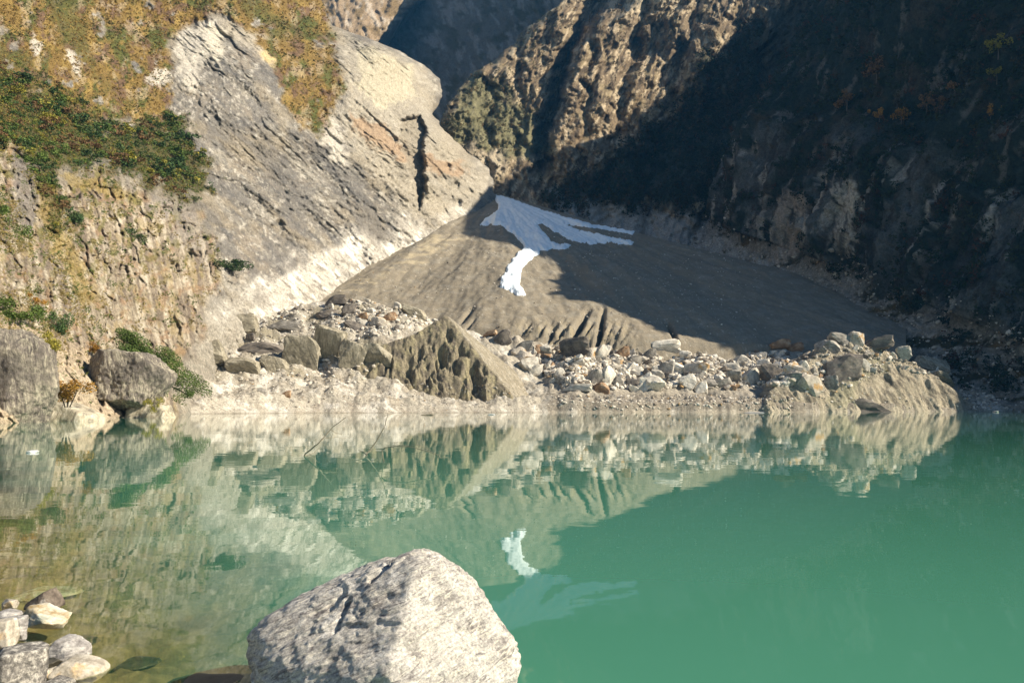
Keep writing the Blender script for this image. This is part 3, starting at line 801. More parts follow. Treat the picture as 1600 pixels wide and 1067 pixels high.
Ug, Xg, Yg, zg, keep = height_grid(520, 880, 1.2, -2, 75, 230, cone_z, lambda u, y: mor_ground(u, y))
gpx, gpy = w2px(np.stack([Xg, Yg, zg], -1))
c = np.ones(Xg.shape + (3,)) * np.array((0.26, 0.22, 0.15))
paint(c, sstep(0.0, 0.5, fbm2(Xg / 5, zg / 9, 5, 0.6, 170)), (0.32, 0.275, 0.17))
paint(c, sstep(0.05, 0.5, fbm2(Xg / 3 + zg / 5, zg / 4, 5, 0.65, 171)), (0.165, 0.14, 0.105))
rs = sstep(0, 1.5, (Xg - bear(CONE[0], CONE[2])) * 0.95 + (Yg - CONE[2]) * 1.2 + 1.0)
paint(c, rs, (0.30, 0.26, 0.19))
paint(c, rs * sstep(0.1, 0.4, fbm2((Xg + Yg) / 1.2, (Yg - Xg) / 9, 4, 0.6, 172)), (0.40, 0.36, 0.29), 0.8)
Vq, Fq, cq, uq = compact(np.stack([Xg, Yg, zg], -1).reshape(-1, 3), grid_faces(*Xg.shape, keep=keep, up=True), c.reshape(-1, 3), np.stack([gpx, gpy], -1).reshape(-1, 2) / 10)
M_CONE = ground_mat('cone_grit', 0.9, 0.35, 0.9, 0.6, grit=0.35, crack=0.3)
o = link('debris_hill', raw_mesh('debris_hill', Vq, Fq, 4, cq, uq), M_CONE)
tag(o, 'pointed grey-brown cone of eroded debris with fluted front', kind='structure')

Ug, Xg, Yg, zg, keep = height_grid(1130, 1575, 1.2, -3, 66, 200, hill_z, lambda u, y: mor_ground(u, y))
gpx, gpy = w2px(np.stack([Xg, Yg, zg], -1))
c = np.ones(Xg.shape + (3,)) * np.array((0.36, 0.31, 0.225))
paint(c, sstep(0.0, 0.5, fbm2((Xg + zg) / 3, (zg - Xg) / 14, 5, 0.6, 173)), (0.40, 0.35, 0.265))
paint(c, sstep(0.1, 0.5, -fbm2((Xg + zg) / 4, (zg - Xg) / 12, 5, 0.6, 174)), (0.19, 0.165, 0.125))
paint(c, pmask(gpx, gpy, [(1290, 640), (1300, 600), (1345, 560), (1400, 565), (1340, 600), (1345, 640)], 5, 8, 20, 175), (0.31, 0.29, 0.19), 0.6)
paint(c, sstep(3, 0.5, zg), (0.42, 0.37, 0.28), 0.7)
Vq, Fq, cq, uq = compact(np.stack([Xg, Yg, zg], -1).reshape(-1, 3), grid_faces(*Xg.shape, keep=keep, up=True), c.reshape(-1, 3), np.stack([gpx, gpy], -1).reshape(-1, 2) / 10)
o = link('moraine_hill', raw_mesh('moraine_hill', Vq, Fq, 4, cq, uq), M_CONE)
tag(o, 'rounded grey-brown moraine hill with grooved slope at the right shore', kind='structure')


def land(u, Y):
    return np.maximum.reduce([mor_ground(u, Y), cone_z(u, Y), hill_z(u, Y)])


# ------------------------------------------------------------------ lakebed and water
def bed_depth(x, y):
    return 0.12 * ((x + 4.3) * 0.70 + (y - 6.0) * 0.55) + 0.13 * np.maximum(x + 2.4, 0)


ax = np.concatenate([-np.geomspace(420, 6.2, 40), np.arange(-6, 6, 0.06), np.geomspace(6.2, 420, 40)])
ay = np.concatenate([-np.geomspace(80, 2.2, 16), np.arange(-2, 14, 0.08), np.geomspace(14.2, 460, 40)])
BX, BY = np.meshgrid(ax, ay)
bd = bed_depth(BX, BY)
near = np.exp(-((BX + 2) / 9) ** 2 - ((BY - 5) / 9) ** 2)
bz = -np.clip(bd, -0.55, 9.0) + near * (0.055 * fbm2(BX / 0.7, BY / 0.7, 4, 0.55, 180) + 0.03 * fbm2(BX / 0.16, BY / 0.16, 3, 0.6, 181))
bz = np.where((BY < 3.4) | (np.abs(BX) > 10), np.minimum(bz, 0.35), bz)
bz = np.where(BY > 20, -np.clip(0.4 * (BY - 14), 1, 9), bz)
c = np.ones(BX.shape + (3,)) * np.array((0.26, 0.20, 0.105))
paint(c, sstep(0.0, 0.5, fbm2(BX / 0.5, BY / 0.5, 5, 0.6, 182)), (0.34, 0.265, 0.14))
paint(c, sstep(0.1, 0.5, -fbm2(BX / 0.35, BY / 0.35, 5, 0.6, 183)), (0.15, 0.115, 0.06))
M_BED = ground_mat('silty_bed', 9.0, 0.35, 0.5, 0.03)
o = link('lakebed', raw_mesh('lakebed', np.stack([BX, BY, bz], -1), grid_faces(*BX.shape, up=True), 4, c, np.stack([BX, BY], -1)), M_BED)
tag(o, 'olive silt lakebed sloping down from the near shore', kind='structure')

m, nt, nd, lk, b = new_mat('glacial_water')
out = nd['Material Output']; nd.remove(b)
geo = N(nd, 'ShaderNodeNewGeometry')
dot = N(nd, 'ShaderNodeVectorMath', operation='DOT_PRODUCT')
lk.new(geo.outputs['Position'], dot.inputs[0]); dot.inputs[1].default_value = (0.12 * 0.70, 0.12 * 0.55, 0)
off = N(nd, 'ShaderNodeMath', operation='ADD'); lk.new(dot.outputs['Value'], off.inputs[0]); off.inputs[1].default_value = 0.12 * (4.3 * 0.70 - 6.0 * 0.55)
sx = N(nd, 'ShaderNodeSeparateXYZ'); lk.new(geo.outputs['Position'], sx.inputs[0])
sa_ = N(nd, 'ShaderNodeMath', operation='ADD'); lk.new(sx.outputs[0], sa_.inputs[0]); sa_.inputs[1].default_value = 2.4
sm = N(nd, 'ShaderNodeMath', operation='MAXIMUM'); lk.new(sa_.outputs[0], sm.inputs[0]); sm.inputs[1].default_value = 0.0
of2 = N(nd, 'ShaderNodeMath', operation='MULTIPLY_ADD'); lk.new(sm.outputs[0], of2.inputs[0]); of2.inputs[1].default_value = 0.13; lk.new(off.outputs[0], of2.inputs[2])
mx = N(nd, 'ShaderNodeMath', operation='MAXIMUM'); lk.new(of2.outputs[0], mx.inputs[0]); mx.inputs[1].default_value = 0.02
nb = noise_node(nd, lk, geo.outputs['Position'], 0.35, 3, 0.5)
nbm = maprange(nd, lk, nb.outputs[0], 0.3, 0.7, 2.5, 4.2)
ml = N(nd, 'ShaderNodeMath', operation='MULTIPLY'); lk.new(mx.outputs[0], ml.inputs[0]); lk.new(nbm, ml.inputs[1])
sq = N(nd, 'ShaderNodeMath', operation='MULTIPLY'); lk.new(ml.outputs[0], sq.inputs[0]); lk.new(ml.outputs[0], sq.inputs[1])
ng = N(nd, 'ShaderNodeMath', operation='MULTIPLY'); lk.new(sq.outputs[0], ng.inputs[0]); ng.inputs[1].default_value = -1.0
ex_ = N(nd, 'ShaderNodeMath', operation='EXPONENT'); lk.new(ng.outputs[0], ex_.inputs[0])
tr = N(nd, 'ShaderNodeBsdfTransparent'); tr.inputs[0].default_value = (0.80, 0.84, 0.68, 1)
df = N(nd, 'ShaderNodeBsdfDiffuse'); df.inputs[0].default_value = (0.060, 0.215, 0.140, 1)
mix1 = N(nd, 'ShaderNodeMixShader'); lk.new(ex_.outputs[0], mix1.inputs[0]); lk.new(df.outputs[0], mix1.inputs[1]); lk.new(tr.outputs[0], mix1.inputs[2])
w1 = noise_node(nd, lk, geo.outputs['Position'], 0.9, 3, 0.5)
mpn = N(nd, 'ShaderNodeMapping'); mpn.inputs['Scale'].default_value = (0.10, 0.30, 1)
lk.new(geo.outputs['Position'], mpn.inputs['Vector'])
w2 = noise_node(nd, lk, mpn.outputs[0], 1.0, 3, 0.5)
wa = N(nd, 'ShaderNodeMath', operation='MULTIPLY_ADD'); lk.new(w2.outputs[0], wa.inputs[0]); wa.inputs[1].default_value = 2.2; lk.new(w1.outputs[0], wa.inputs[2])
bp = N(nd, 'ShaderNodeBump'); bp.inputs['Strength'].default_value = 1.0; bp.inputs['Distance'].default_value = 0.0022
lk.new(wa.outputs[0], bp.inputs['Height'])
gl = N(nd, 'ShaderNodeBsdfGlossy'); gl.inputs['Roughness'].default_value = 0.015; gl.inputs[0].default_value = (1, 1, 1, 1)
lk.new(bp.outputs[0], gl.inputs['Normal'])
fr = N(nd, 'ShaderNodeFresnel'); lk.new(maprange(nd, lk, geo.outputs['Backfacing'], 0, 1, 1.333, 0.75), fr.inputs[0]); lk.new(bp.outputs[0], fr.inputs['Normal'])
mix2 = N(nd, 'ShaderNodeMixShader'); lk.new(fr.outputs[0], mix2.inputs[0]); lk.new(mix1.outputs[0], mix2.inputs[1]); lk.new(gl.outputs[0], mix2.inputs[2])
lk.new(mix2.outputs[0], out.inputs['Surface'])
wx = np.array([-420, -60, -8, 8, 60, 420.0]); wy = np.array([-60, 0, 6, 20, 80, 200, 420.0])
WX, WY = np.meshgrid(wx, wy)
o = link('lake_water', raw_mesh('lake_water', np.stack([WX, WY, WX * 0], -1), grid_faces(*WX.shape, up=True)), m)
tag(o, 'still turquoise glacial lake mirroring the mountains', kind='structure')
# ------------------------------------------------------------------ stones
_ico = {}


def ico(s):
    if s not in _ico:
        bm = bmesh.new(); bmesh.ops.create_icosphere(bm, subdivisions=s, radius=1.0)
        V = np.array([v.co[:] for v in bm.verts]); F_ = np.array([[v.index for v in f.verts] for f in bm.faces])
        bm.free(); V /= np.linalg.norm(V, axis=1)[:, None]
        _ico[s] = (V, F_)
    return _ico[s]


def facet_r(dirs, nrm, h, p):
    q = np.clip(dirs @ np.asarray(nrm).T, 0, None) / np.asarray(h)[None]
    mx_ = q.max(1)
    return 1.0 / (mx_ * ((q / mx_[:, None]) ** p).sum(1) ** (1.0 / p))


def rock_shape(seed, sub, nplanes=15, p=26, rough=0.05):
    rs_ = np.random.RandomState(seed)
    V, F_ = ico(sub)
    n = rs_.randn(nplanes, 3); n /= np.linalg.norm(n, axis=1)[:, None]
    n = np.concatenate([n, np.eye(3), -np.eye(3)])
    h = np.concatenate([rs_.uniform(0.5, 0.95, nplanes), rs_.uniform(0.75, 1.05, 6)])
    r = np.minimum(facet_r(V, n, h, p), 1.35)
    r = r * (1 + rough * fbm3(V * 2.3 + seed, 4, 0.6) + 0.4 * rough * fbm3(V * 9 + seed, 2, 0.6))
    return V * r[:, None], F_


def stone_mat(name, cols, scale=1.0, band=None, bump=0.6, bdist=0.05, rnd=0.3, rough=0.85, stain=None, grit=(5.0, 0.35)):
    m, nt, nd, lk, b = new_mat(name)
    tc = N(nd, 'ShaderNodeTexCoord')
    n1 = noise_node(nd, lk, tc.outputs['Object'], scale, 8, 0.68)
    r = N(nd, 'ShaderNodeValToRGB')
    e = r.color_ramp.elements
    e[0].position = 0.36; e[0].color = cols[0] + (1,)
    e[1].position = 0.64; e[1].color = cols[-1] + (1,)
    for k, cc in enumerate(cols[1:-1]):
        x = e.new(0.36 + 0.28 * (k + 1) / (len(cols) - 1)); x.color = cc + (1,)
    lk.new(n1.outputs[0], r.inputs[0])
    colr = r.outputs[0]; h = n1.outputs[0]
    if band:
        mp = N(nd, 'ShaderNodeMapping'); mp.inputs['Rotation'].default_value = band[0]
        mp2 = N(nd, 'ShaderNodeMapping'); mp2.inputs['Scale'].default_value = band[1]
        lk.new(tc.outputs['Object'], mp.inputs[0]); lk.new(mp.outputs[0], mp2.inputs[0])
        n2 = noise_node(nd, lk, mp2.outputs[0], 1.0, 7, 0.68, band[4] if len(band) > 4 else 0.9)
        f = maprange(nd, lk, n2.outputs[0], 0.50, 0.62, 0, 1)
        mxn = N(nd, 'ShaderNodeMix', data_type='RGBA'); lk.new(f, mxn.inputs[0]); lk.new(colr, mxn.inputs[6]); mxn.inputs[7].default_value = band[2] + (1,)
        f2 = maprange(nd, lk, n2.outputs[0], 0.47, 0.36, 0, 0.85)
        mx2 = N(nd, 'ShaderNodeMix', data_type='RGBA'); lk.new(f2, mx2.inputs[0]); lk.new(mxn.outputs[2], mx2.inputs[6]); mx2.inputs[7].default_value = band[3] + (1,)
        colr = mx2.outputs[2]
        ad = N(nd, 'ShaderNodeMath', operation='ADD'); lk.new(h, ad.inputs[0]); lk.new(n2.outputs[0], ad.inputs[1]); h = ad.outputs[0]
    if stain:
        n3 = noise_node(nd, lk, tc.outputs['Object'], stain[0], 5, 0.6)
        f = maprange(nd, lk, n3.outputs[0], stain[1], stain[1] + 0.1, 0, stain[3] if len(stain) > 3 else 0.9)
        mxn = N(nd, 'ShaderNodeMix', data_type='RGBA'); lk.new(f, mxn.inputs[0]); lk.new(colr, mxn.inputs[6]); mxn.inputs[7].default_value = stain[2] + (1,)
        colr = mxn.outputs[2]
    if grit:
        n4 = noise_node(nd, lk, tc.outputs['Object'], scale * grit[0], 6, 0.78)
        f4 = maprange(nd, lk, n4.outputs[0], 0.34, 0.66, 1 - grit[1], 1 + grit[1])
        vm = N(nd, 'ShaderNodeVectorMath', operation='SCALE'); lk.new(colr, vm.inputs[0]); lk.new(f4, vm.inputs['Scale']); colr = vm.outputs[0]
        ad = N(nd, 'ShaderNodeMath', operation='MULTIPLY_ADD'); lk.new(n4.outputs[0], ad.inputs[0]); ad.inputs[1].default_value = 0.6; lk.new(h, ad.inputs[2]); h = ad.outputs[0]
    if rnd:
        oi = N(nd, 'ShaderNodeObjectInfo')
        f = maprange(nd, lk, oi.outputs['Random'], 0, 1, 1 - rnd, 1 + rnd)
        vm = N(nd, 'ShaderNodeVectorMath', operation='SCALE'); lk.new(colr, vm.inputs[0]); lk.new(f, vm.inputs['Scale']); colr = vm.outputs[0]
    lk.new(colr, b.inputs['Base Color'])
    b.inputs['Roughness'].default_value = rough; b.inputs['Specular IOR Level'].default_value = 0.25
    bp = N(nd, 'ShaderNodeBump'); bp.inputs['Strength'].default_value = bump; bp.inputs['Distance'].default_value = bdist
    lk.new(h, bp.inputs['Height']); lk.new(bp.outputs[0], b.inputs['Normal'])
    return m


S_PALE = stone_mat('pale_boulder_rock', [(0.42, 0.375, 0.31), (0.60, 0.55, 0.46), (0.74, 0.69, 0.60)], 2.2, bdist=0.12, rnd=0.22)
S_GREY = stone_mat('grey_boulder_rock', [(0.15, 0.135, 0.115), (0.27, 0.245, 0.21), (0.42, 0.385, 0.33)], 2.2, bdist=0.12, rnd=0.22)
S_RUST = stone_mat('rust_boulder_rock', [(0.19, 0.125, 0.08), (0.33, 0.20, 0.11), (0.48, 0.37, 0.26)], 1.6, bdist=0.12, rnd=0.15)
S_STAIN = stone_mat('stained_boulder_rock', [(0.32, 0.28, 0.23), (0.50, 0.44, 0.36), (0.62, 0.56, 0.48)], 2.0, bdist=0.12, rnd=0.15, stain=(1.3, 0.52, (0.42, 0.25, 0.09)))
S_DARK = stone_mat('dark_boulder_rock', [(0.075, 0.066, 0.06), (0.15, 0.13, 0.11), (0.25, 0.215, 0.175)], 2.0, bdist=0.12, rnd=0.2)
S_MUD = stone_mat('mud_coated_rock', [(0.20, 0.175, 0.125), (0.28, 0.245, 0.175), (0.37, 0.33, 0.25)], 1.8, bdist=0.2, bump=0.9, rnd=0.12, band=((0.5, 0.4, 0.3), (5, 1.2, 1.2), (0.40, 0.355, 0.27), (0.17, 0.15, 0.11)))
MATS = {'pale': S_PALE, 'grey': S_GREY, 'rust': S_RUST, 'stained': S_STAIN, 'dark': S_DARK, 'mud': S_MUD}
ROCKS = {}
for mk, m_ in MATS.items():
    for k in range(6):
        V, F_ = rock_shape(300 + k * 7 + len(mk), 3, 8 + k, 120, 0.05) if mk != 'mud' else rock_shape(340 + k * 7, 4, 4 + k // 2, 160, 0.05)
        me = raw_mesh('boulder_' + mk, V, F_, 3, smooth=False)
        me.materials.append(m_)
        ROCKS[(mk, k)] = me

_hitY = np.linspace(196, 450, 620)


def land_hit(px, py):
    X = bear(px, _hitY)
    z = land(np.full_like(_hitY, px), _hitY)
    if px < 1190:
        z = np.maximum(z, fan_z(X, _hitY))
    P = px2w(np.full_like(_hitY, px), np.full_like(_hitY, py), _hitY)
    b_ = (P[:, 2] < z) & (z > -0.2)
    return float(_hitY[np.argmax(b_)]) if b_.any() else None


def put_rock(px, py, w, h, mk, k, label, group=None, name='boulder', rotz=None, tilt=0.2, Y=None, depth=0.85):
    """a boulder whose middle is seen at (px, py), w x h picture pixels"""
    hit = Y; low_ = 0
    for low_ in (0.3, 0.6, 1.0, 1.5, 2.2, 3.2):
        if hit is None:
            hit = land_hit(px, py + low_ * h)
        if hit is not None:
            break
    if hit is None:
        hit = float(shoreY(np.array(px))) + 25
    mp_ = hit / F_PX
    o = bpy.data.objects.new(name, ROCKS[(mk, k)])
    COL.objects.link(o)
    o.location = px2w(px, py, hit + 0.25 * w * mp_)
    if low_ > 0.3:
        o.location.z = float(land(np.array([px * 1.0]), np.array([o.location.y]))[0]) + 0.3 * h * mp_
    o.scale = (0.56 * w * mp_, 0.5 * depth * w * mp_, 0.58 * h * mp_)
    rz = random.uniform(0, 6.28) if rotz is None else rotz
    # keep the broad axis across the view: tilt first, then scale is already along x
    o.rotation_euler = (random.uniform(-tilt, tilt), random.uniform(-tilt, tilt), random.uniform(-0.25, 0.25) if rotz is None else rotz)
    tag(o, label, 'boulder', group)
    return o


random.seed(11)
BIG = [
    (1336, 518, 24, 22, 'stained', 0, 'square cream boulder perched on the very top of the right hill'),
    (1411, 536, 24, 22, 'pale', 1, 'pale peaked boulder on the right shoulder of the hill, right of its top'),
    (1362, 540, 56, 30, 'dark', 2, 'wide boulder, coloured dark for its shaded left face, just under the hilltop'),  # shade of the left face put into the whole stone's dark colour
    (1296, 541, 40, 22, 'grey', 3, 'smooth grey tilted slab left of the hilltop'),
    (1314, 528, 44, 20, 'grey', 4, 'layered grey boulder right under the square cream one'),
    (1215, 539, 34, 18, 'rust', 5, 'orange-brown block with a flat top at the ridge between rubble field and hill'),
    (1242, 546, 30, 16, 'rust', 1, 'low rusty block leaning beside the flat-topped orange-brown one'),
    (1316, 580, 78, 62, 'dark', 0, 'largest dark boulder, coloured dark for its broad shaded face, on the left of the hill'),  # dark rock colour imitates the shade on its face turned from the sun
    (1207, 586, 42, 34, 'dark', 4, 'dark wedge-shaped boulder among pale rubble left of the orange-topped one'),
    (1266, 606, 54, 44, 'stained', 2, 'big cream boulder with an orange-stained top by the shore below the hill'),
    (1299, 602, 24, 26, 'grey', 1, 'small upright boulder just right of the orange-stained one'),
    (1256, 572, 20, 20, 'pale', 3, 'small square pale boulder above the orange-stained one'),
    (1330, 566, 22, 18, 'pale', 0, 'rounded pale boulder in front of the largest dark one'),
    (1352, 572, 18, 20, 'pale', 4, 'small white boulder on the upper front of the right hill'),
    (1452, 565, 56, 26, 'mud', 5, 'long brown boulder lying along the right slope of the hill'),
    (1472, 574, 34, 20, 'mud', 2, 'brown block overhanging the lower right slope of the hill'),
    (1456, 580, 18, 12, 'pale', 2, 'small white boulder tucked under the long brown one'),
    (1342, 640, 104, 34, 'dark', 3, 'long low dark rock at the waterline below the hill'),
    (974, 552, 26, 24, 'rust', 0, 'reddish-brown block at the back edge of the rubble field'),
    (898, 548, 54, 34, 'dark', 1, 'large dark brown boulder behind the rubble right of the cone'),
    (925, 556, 30, 28, 'stained', 3, 'ochre-brown boulder touching the right of the large dark brown one'),
    (848, 554, 30, 26, 'rust', 4, 'pinkish-red boulder in the gap right of the cone'),
    (782, 532, 30, 30, 'dark', 5, 'dark boulder standing behind the right shoulder of the cone'),
    (764, 522, 24, 12, 'rust', 2, 'flat brown boulder behind the cone, left of the dark standing one'),
    (815, 546, 36, 30, 'grey', 2, 'grey-brown boulder pile stone between dark standing boulder and pinkish one'),
    (833, 580, 24, 22, 'pale', 5, 'brightest white boulder at the foot of the cone right flank'),
    (1038, 582, 44, 38, 'grey', 0, 'big grey rounded boulder with a pale top in the middle of the rubble field'),
    (1088, 578, 36, 34, 'stained', 1, 'white boulder with an ochre lower corner right of the big grey rounded one'),
    (1038, 545, 52, 24, 'pale', 1, 'broad pale slab at the back edge of the rubble field'),
    (1012, 556, 24, 20, 'grey', 5, 'grey block below the left end of the broad pale slab'),
    (935, 592, 34, 38, 'grey', 3, 'dark-sided grey boulder above the long tilted slab'),
    (900, 606, 46, 18, 'pale', 2, 'long pale slab tilted up to the right near the cone foot'),
    (940, 608, 30, 24, 'rust', 3, 'orange-brown boulder near the shore right of the tilted slab'),
    (1012, 602, 30, 24, 'pale', 4, 'chunky white boulder in the front of the rubble field'),
    (1096, 608, 26, 26, 'pale', 0, 'tall white boulder near the shore in the rubble field'),
    (1160, 566, 34, 24, 'pale', 3, 'pale wedge boulder at the right part of the rubble field'),
    (1170, 592, 30, 30, 'pale', 5, 'white pointed boulder left of the dark wedge-shaped one'),
    (606, 497, 22, 18, 'rust', 5, 'bright orange boulder in the pile behind the cone'),
    (590, 502, 22, 18, 'stained', 4, 'brown and white boulder left of the bright orange one'),
    (568, 497, 16, 14, 'rust', 1, 'small amber boulder in the pile, left of the bright orange one'),
    (522, 471, 34, 24, 'dark', 2, 'dark boulder with a pale right side topping the left end of the pile'),
    (508, 492, 38, 18, 'dark', 5, 'dark grey boulder at the left end of the pile'),
    (546, 484, 26, 22, 'dark', 0, 'dark grey boulder in the upper left of the pile'),
    (648, 489, 38, 18, 'mud', 4, 'smooth olive slab at the right end of the pile behind the cone'),
    (510, 544, 46, 66, 'mud', 0, 'tall smooth olive-grey block standing in front of the pile'),
    (470, 556, 60, 58, 'mud', 3, 'smooth olive-grey slab with a notched top left of the tall block'),
    (548, 562, 44, 48, 'mud', 1, 'rounded olive mound stone between the tall block and the cone'),
    (340, 530, 78, 42, 'mud', 2, 'long pale-topped slab leaning on the left moraine slope'),
    (326, 562, 54, 44, 'mud', 5, 'olive slab with a dark crack at the left end of the moraine'),
    (296, 565, 40, 34, 'mud', 4, 'leftmost olive slab of the moraine, beside the green bush'),
    (415, 545, 80, 22, 'dark', 3, 'dark shaded ledge, a dark stone standing in for the shadow crease across the left moraine slope'),  # dark stone laid where a deep shadow crosses the slope
    (374, 514, 64, 30, 'mud', 1, 'wide olive slab above the dark shaded ledge, upper one of two'),
    (440, 512, 58, 26, 'grey', 2, 'broad grey slab right of the upper olive slab on the left moraine'),
    (378, 574, 52, 30, 'mud', 3, 'olive block at the left end of the dark shaded ledge, above white gravel'),
    (430, 572, 44, 30, 'mud', 4, 'small olive block under the dark shaded ledge, left of the notched slab'),
    (590, 556, 44, 40, 'mud', 2, 'olive block half buried against the left flank of the cone'),
    (556, 512, 40, 18, 'dark', 4, 'dark flat stone below the amber and orange boulders of the pile'),
    (392, 530, 18, 16, 'dark', 1, 'single dark boulder above the dark ledge'),
    (448, 617, 20, 14, 'rust', 0, 'lone brown stone on the white shore gravel'),
    (410, 612, 16, 12, 'grey', 4, 'grey stone on the white shore gravel left of the brown one'),
]
for px, py, w, h, mk, k, lab in BIG:
    put_rock(px, py, w, h, mk, k, lab, 'distinct boulders of the moraine', Y=float(shoreY(np.array(px * 1.0))) + 0.5 if py > 629 else None, tilt=0.4 if mk in ('mud',) else 0.2, depth=0.7)
ZONES = [  # outline in the picture, how many, sizes, shares of kinds, words
    ([(505, 478), (560, 466), (645, 480), (690, 500), (640, 520), (560, 530), (520, 510)], 46, (6, 15), 'in the boulder pile behind the cone', 'boulders piled behind the cone'),
    ([(800, 545), (900, 545), (1000, 550), (1110, 556), (1230, 550), (1250, 600), (1236, 604), (1000, 610), (880, 606), (840, 580)], 118, (10, 34), 'in the rubble field between the cone and the right hill', 'boulders of the rubble field'),
    ([(1245, 552), (1300, 535), (1400, 545), (1500, 600), (1400, 575), (1340, 600), (1290, 620), (1240, 610)], 40, (6, 17), 'on the right moraine hill', 'boulders on the right hill'),
    ([(350, 510), (480, 480), (540, 520), (600, 560), (560, 600), (440, 600), (330, 590)], 30, (5, 13), 'on the slope of the left moraine', 'boulders on the left moraine slope'),
]
KIND_WORD = {'pale': 'off-white', 'grey': 'mid-grey', 'stained': 'ochre-stained', 'dark': 'blackish', 'rust': 'rust-brown'}
random.seed(5)
for poly, n, (s0, s1_), words, grp in ZONES:
    pa = np.array(poly, float)
    done = 0
    while done < n:
        px = random.uniform(pa[:, 0].min(), pa[:, 0].max()); py = random.uniform(pa[:, 1].min(), pa[:, 1].max())
        if poly_sd(np.array([px]), np.array([py]), poly)[0] < 0:
            continue
        if land_hit(px, py) is None:
            continue
        w = s0 * (s1_ / s0) ** (random.random() ** 1.7)
        mk = random.choices(['pale', 'grey', 'stained', 'dark', 'rust'], [0.56, 0.2, 0.1, 0.1, 0.04])[0]
        o = put_rock(px, py, w, w * random.uniform(0.6, 0.95), mk, random.randrange(6), f'{KIND_WORD[mk]} angular boulder {words}', f'{KIND_WORD[mk]} {grp}', tilt=0.7)
        done += 1

# small rubble, uncounted
rs_ = np.random.RandomState(3)


def rubble(name, label, spots, mat):
    """spots: n x (X, Y, z, size); one mesh of small angular stones"""
    n = len(spots)
    V1, F1 = ico(1)
    base = []
    for k in range(14):
        base.append(rock_shape(900 + k, 1, 9, 30, 0.06)[0])
    base = np.array(base)
    q = rs_.randint(0, 14, n)
    W = base[q]
    a = rs_.rand(n) * 6.28
    ca, sa = np.cos(a)[:, None], np.sin(a)[:, None]
    W = W * np.stack([rs_.uniform(0.8, 1.3, n), rs_.uniform(0.7, 1.1, n), rs_.uniform(0.5, 0.9, n)], 1)[:, None]
    t_ = rs_.uniform(-0.6, 0.6, n)[:, None]
    W = np.stack([W[..., 0] * np.cos(t_) - W[..., 2] * np.sin(t_), W[..., 1], W[..., 0] * np.sin(t_) + W[..., 2] * np.cos(t_)], -1)
    W = np.stack([W[..., 0] * ca - W[..., 1] * sa, W[..., 0] * sa + W[..., 1] * ca, W[..., 2]], -1)
    W = W * (spots[:, 3] * 0.5)[:, None, None] + spots[:, None, :3]
    Fx = (F1[None] + (np.arange(n) * len(V1))[:, None, None]).reshape(-1, 3)
    pal = np.array([(0.64, 0.58, 0.49), (0.54, 0.48, 0.39), (0.36, 0.315, 0.25), (0.72, 0.66, 0.57), (0.20, 0.17, 0.14), (0.44, 0.29, 0.15)])
    ci = rs_.choice(6, n, p=[0.28, 0.20, 0.18, 0.17, 0.13, 0.04])
    cc = np.repeat((pal[ci] * rs_.uniform(0.85, 1.15, (n, 1)))[:, None], len(V1), 1)
    me = raw_mesh(name, W.reshape(-1, 3), Fx, 3, cc.reshape(-1, 3), smooth=False)
    o = link(name, me, mat)
    tag(o, label, kind='stuff')


spots = []
RZ = [(ZONES[0][0], 2600, (2.0, 10)), (ZONES[1][0], 7500, (2.2, 17)), (ZONES[2][0], 1900, (1.6, 10)), (ZONES[3][0], 3200, (1.6, 9)),
      ([(270, 640), (300, 600), (480, 590), (700, 600), (860, 600), (880, 640), (600, 643)], 6000, (1.0, 4.5)),
      ([(690, 497), (712, 497), (800, 560), (880, 612), (850, 606), (760, 560)], 160, (1.2, 3)),
      ([(860, 618), (1240, 618), (1240, 640), (880, 641)], 2200, (1.5, 8)),
      ([(1490, 590), (1530, 590), (1600, 615), (1600, 640), (1510, 640)], 1100, (2, 10)),
      ([(1170, 622), (1300, 612), (1440, 618), (1510, 632), (1510, 642), (1170, 642)], 700, (1.3, 6))]
for poly, n, (s0, s1_) in RZ:
    pa = np.array(poly, float)
    ppx = rs_.uniform(pa[:, 0].min(), pa[:, 0].max(), n * 4); ppy = rs_.uniform(pa[:, 1].min(), pa[:, 1].max(), n * 4)
    ok = np.where(poly_sd(ppx, ppy, poly) > 0)[0][:n]
    # march each bearing to the ground, all at once
    G = np.linspace(205, 435, 170)
    pxx = np.repeat(ppx[ok][:, None], 170, 1); GG = np.repeat(G[None], len(ok), 0)
    P = px2w(pxx, np.repeat(ppy[ok][:, None], 170, 1), GG)
    zz = np.maximum.reduce([mor_ground(pxx, GG), hill_z(pxx, GG)] + ([cone_z(pxx, GG)] if pa[:, 0].min() < 860 else []))
    bb = (P[..., 2] < zz) & (zz > 0.05)
    hit = bb.any(1); ii = np.argmax(bb, 1)
    P = P[np.arange(len(ok)), ii]; zz = zz[np.arange(len(ok)), ii]
    s = s0 * (s1_ / s0) ** (rs_.rand(len(ok)) ** 2.2) * P[:, 1] / F_PX
    spots.append(np.stack([P[:, 0], P[:, 1], P[:, 2] + 0.1 * s, s], 1)[hit])
spots = np.concatenate(spots)
M_RUB = ground_mat('rubble_stone', 1.5, 0.3, 0.4, 0.15)
rubble('rubble', 'loose pale rubble and shingle covering the moraine', spots, M_RUB)
# pebbles strewn over the fan
n = 2600
fu = rs_.uniform(520, 1200, n); fy_ = rs_.uniform(330, 640, n)
fxx = bear(fu, fy_); s = 0.3 * 4.5 ** (rs_.rand(n) ** 2.6) * (0.6 + fy_ / 900)
rubble('fan_rubble', 'scattered small stones on the grey debris fan', np.stack([fxx, fy_, fan_z(fxx, fy_) + 0.1 * s, s], 1), M_RUB)
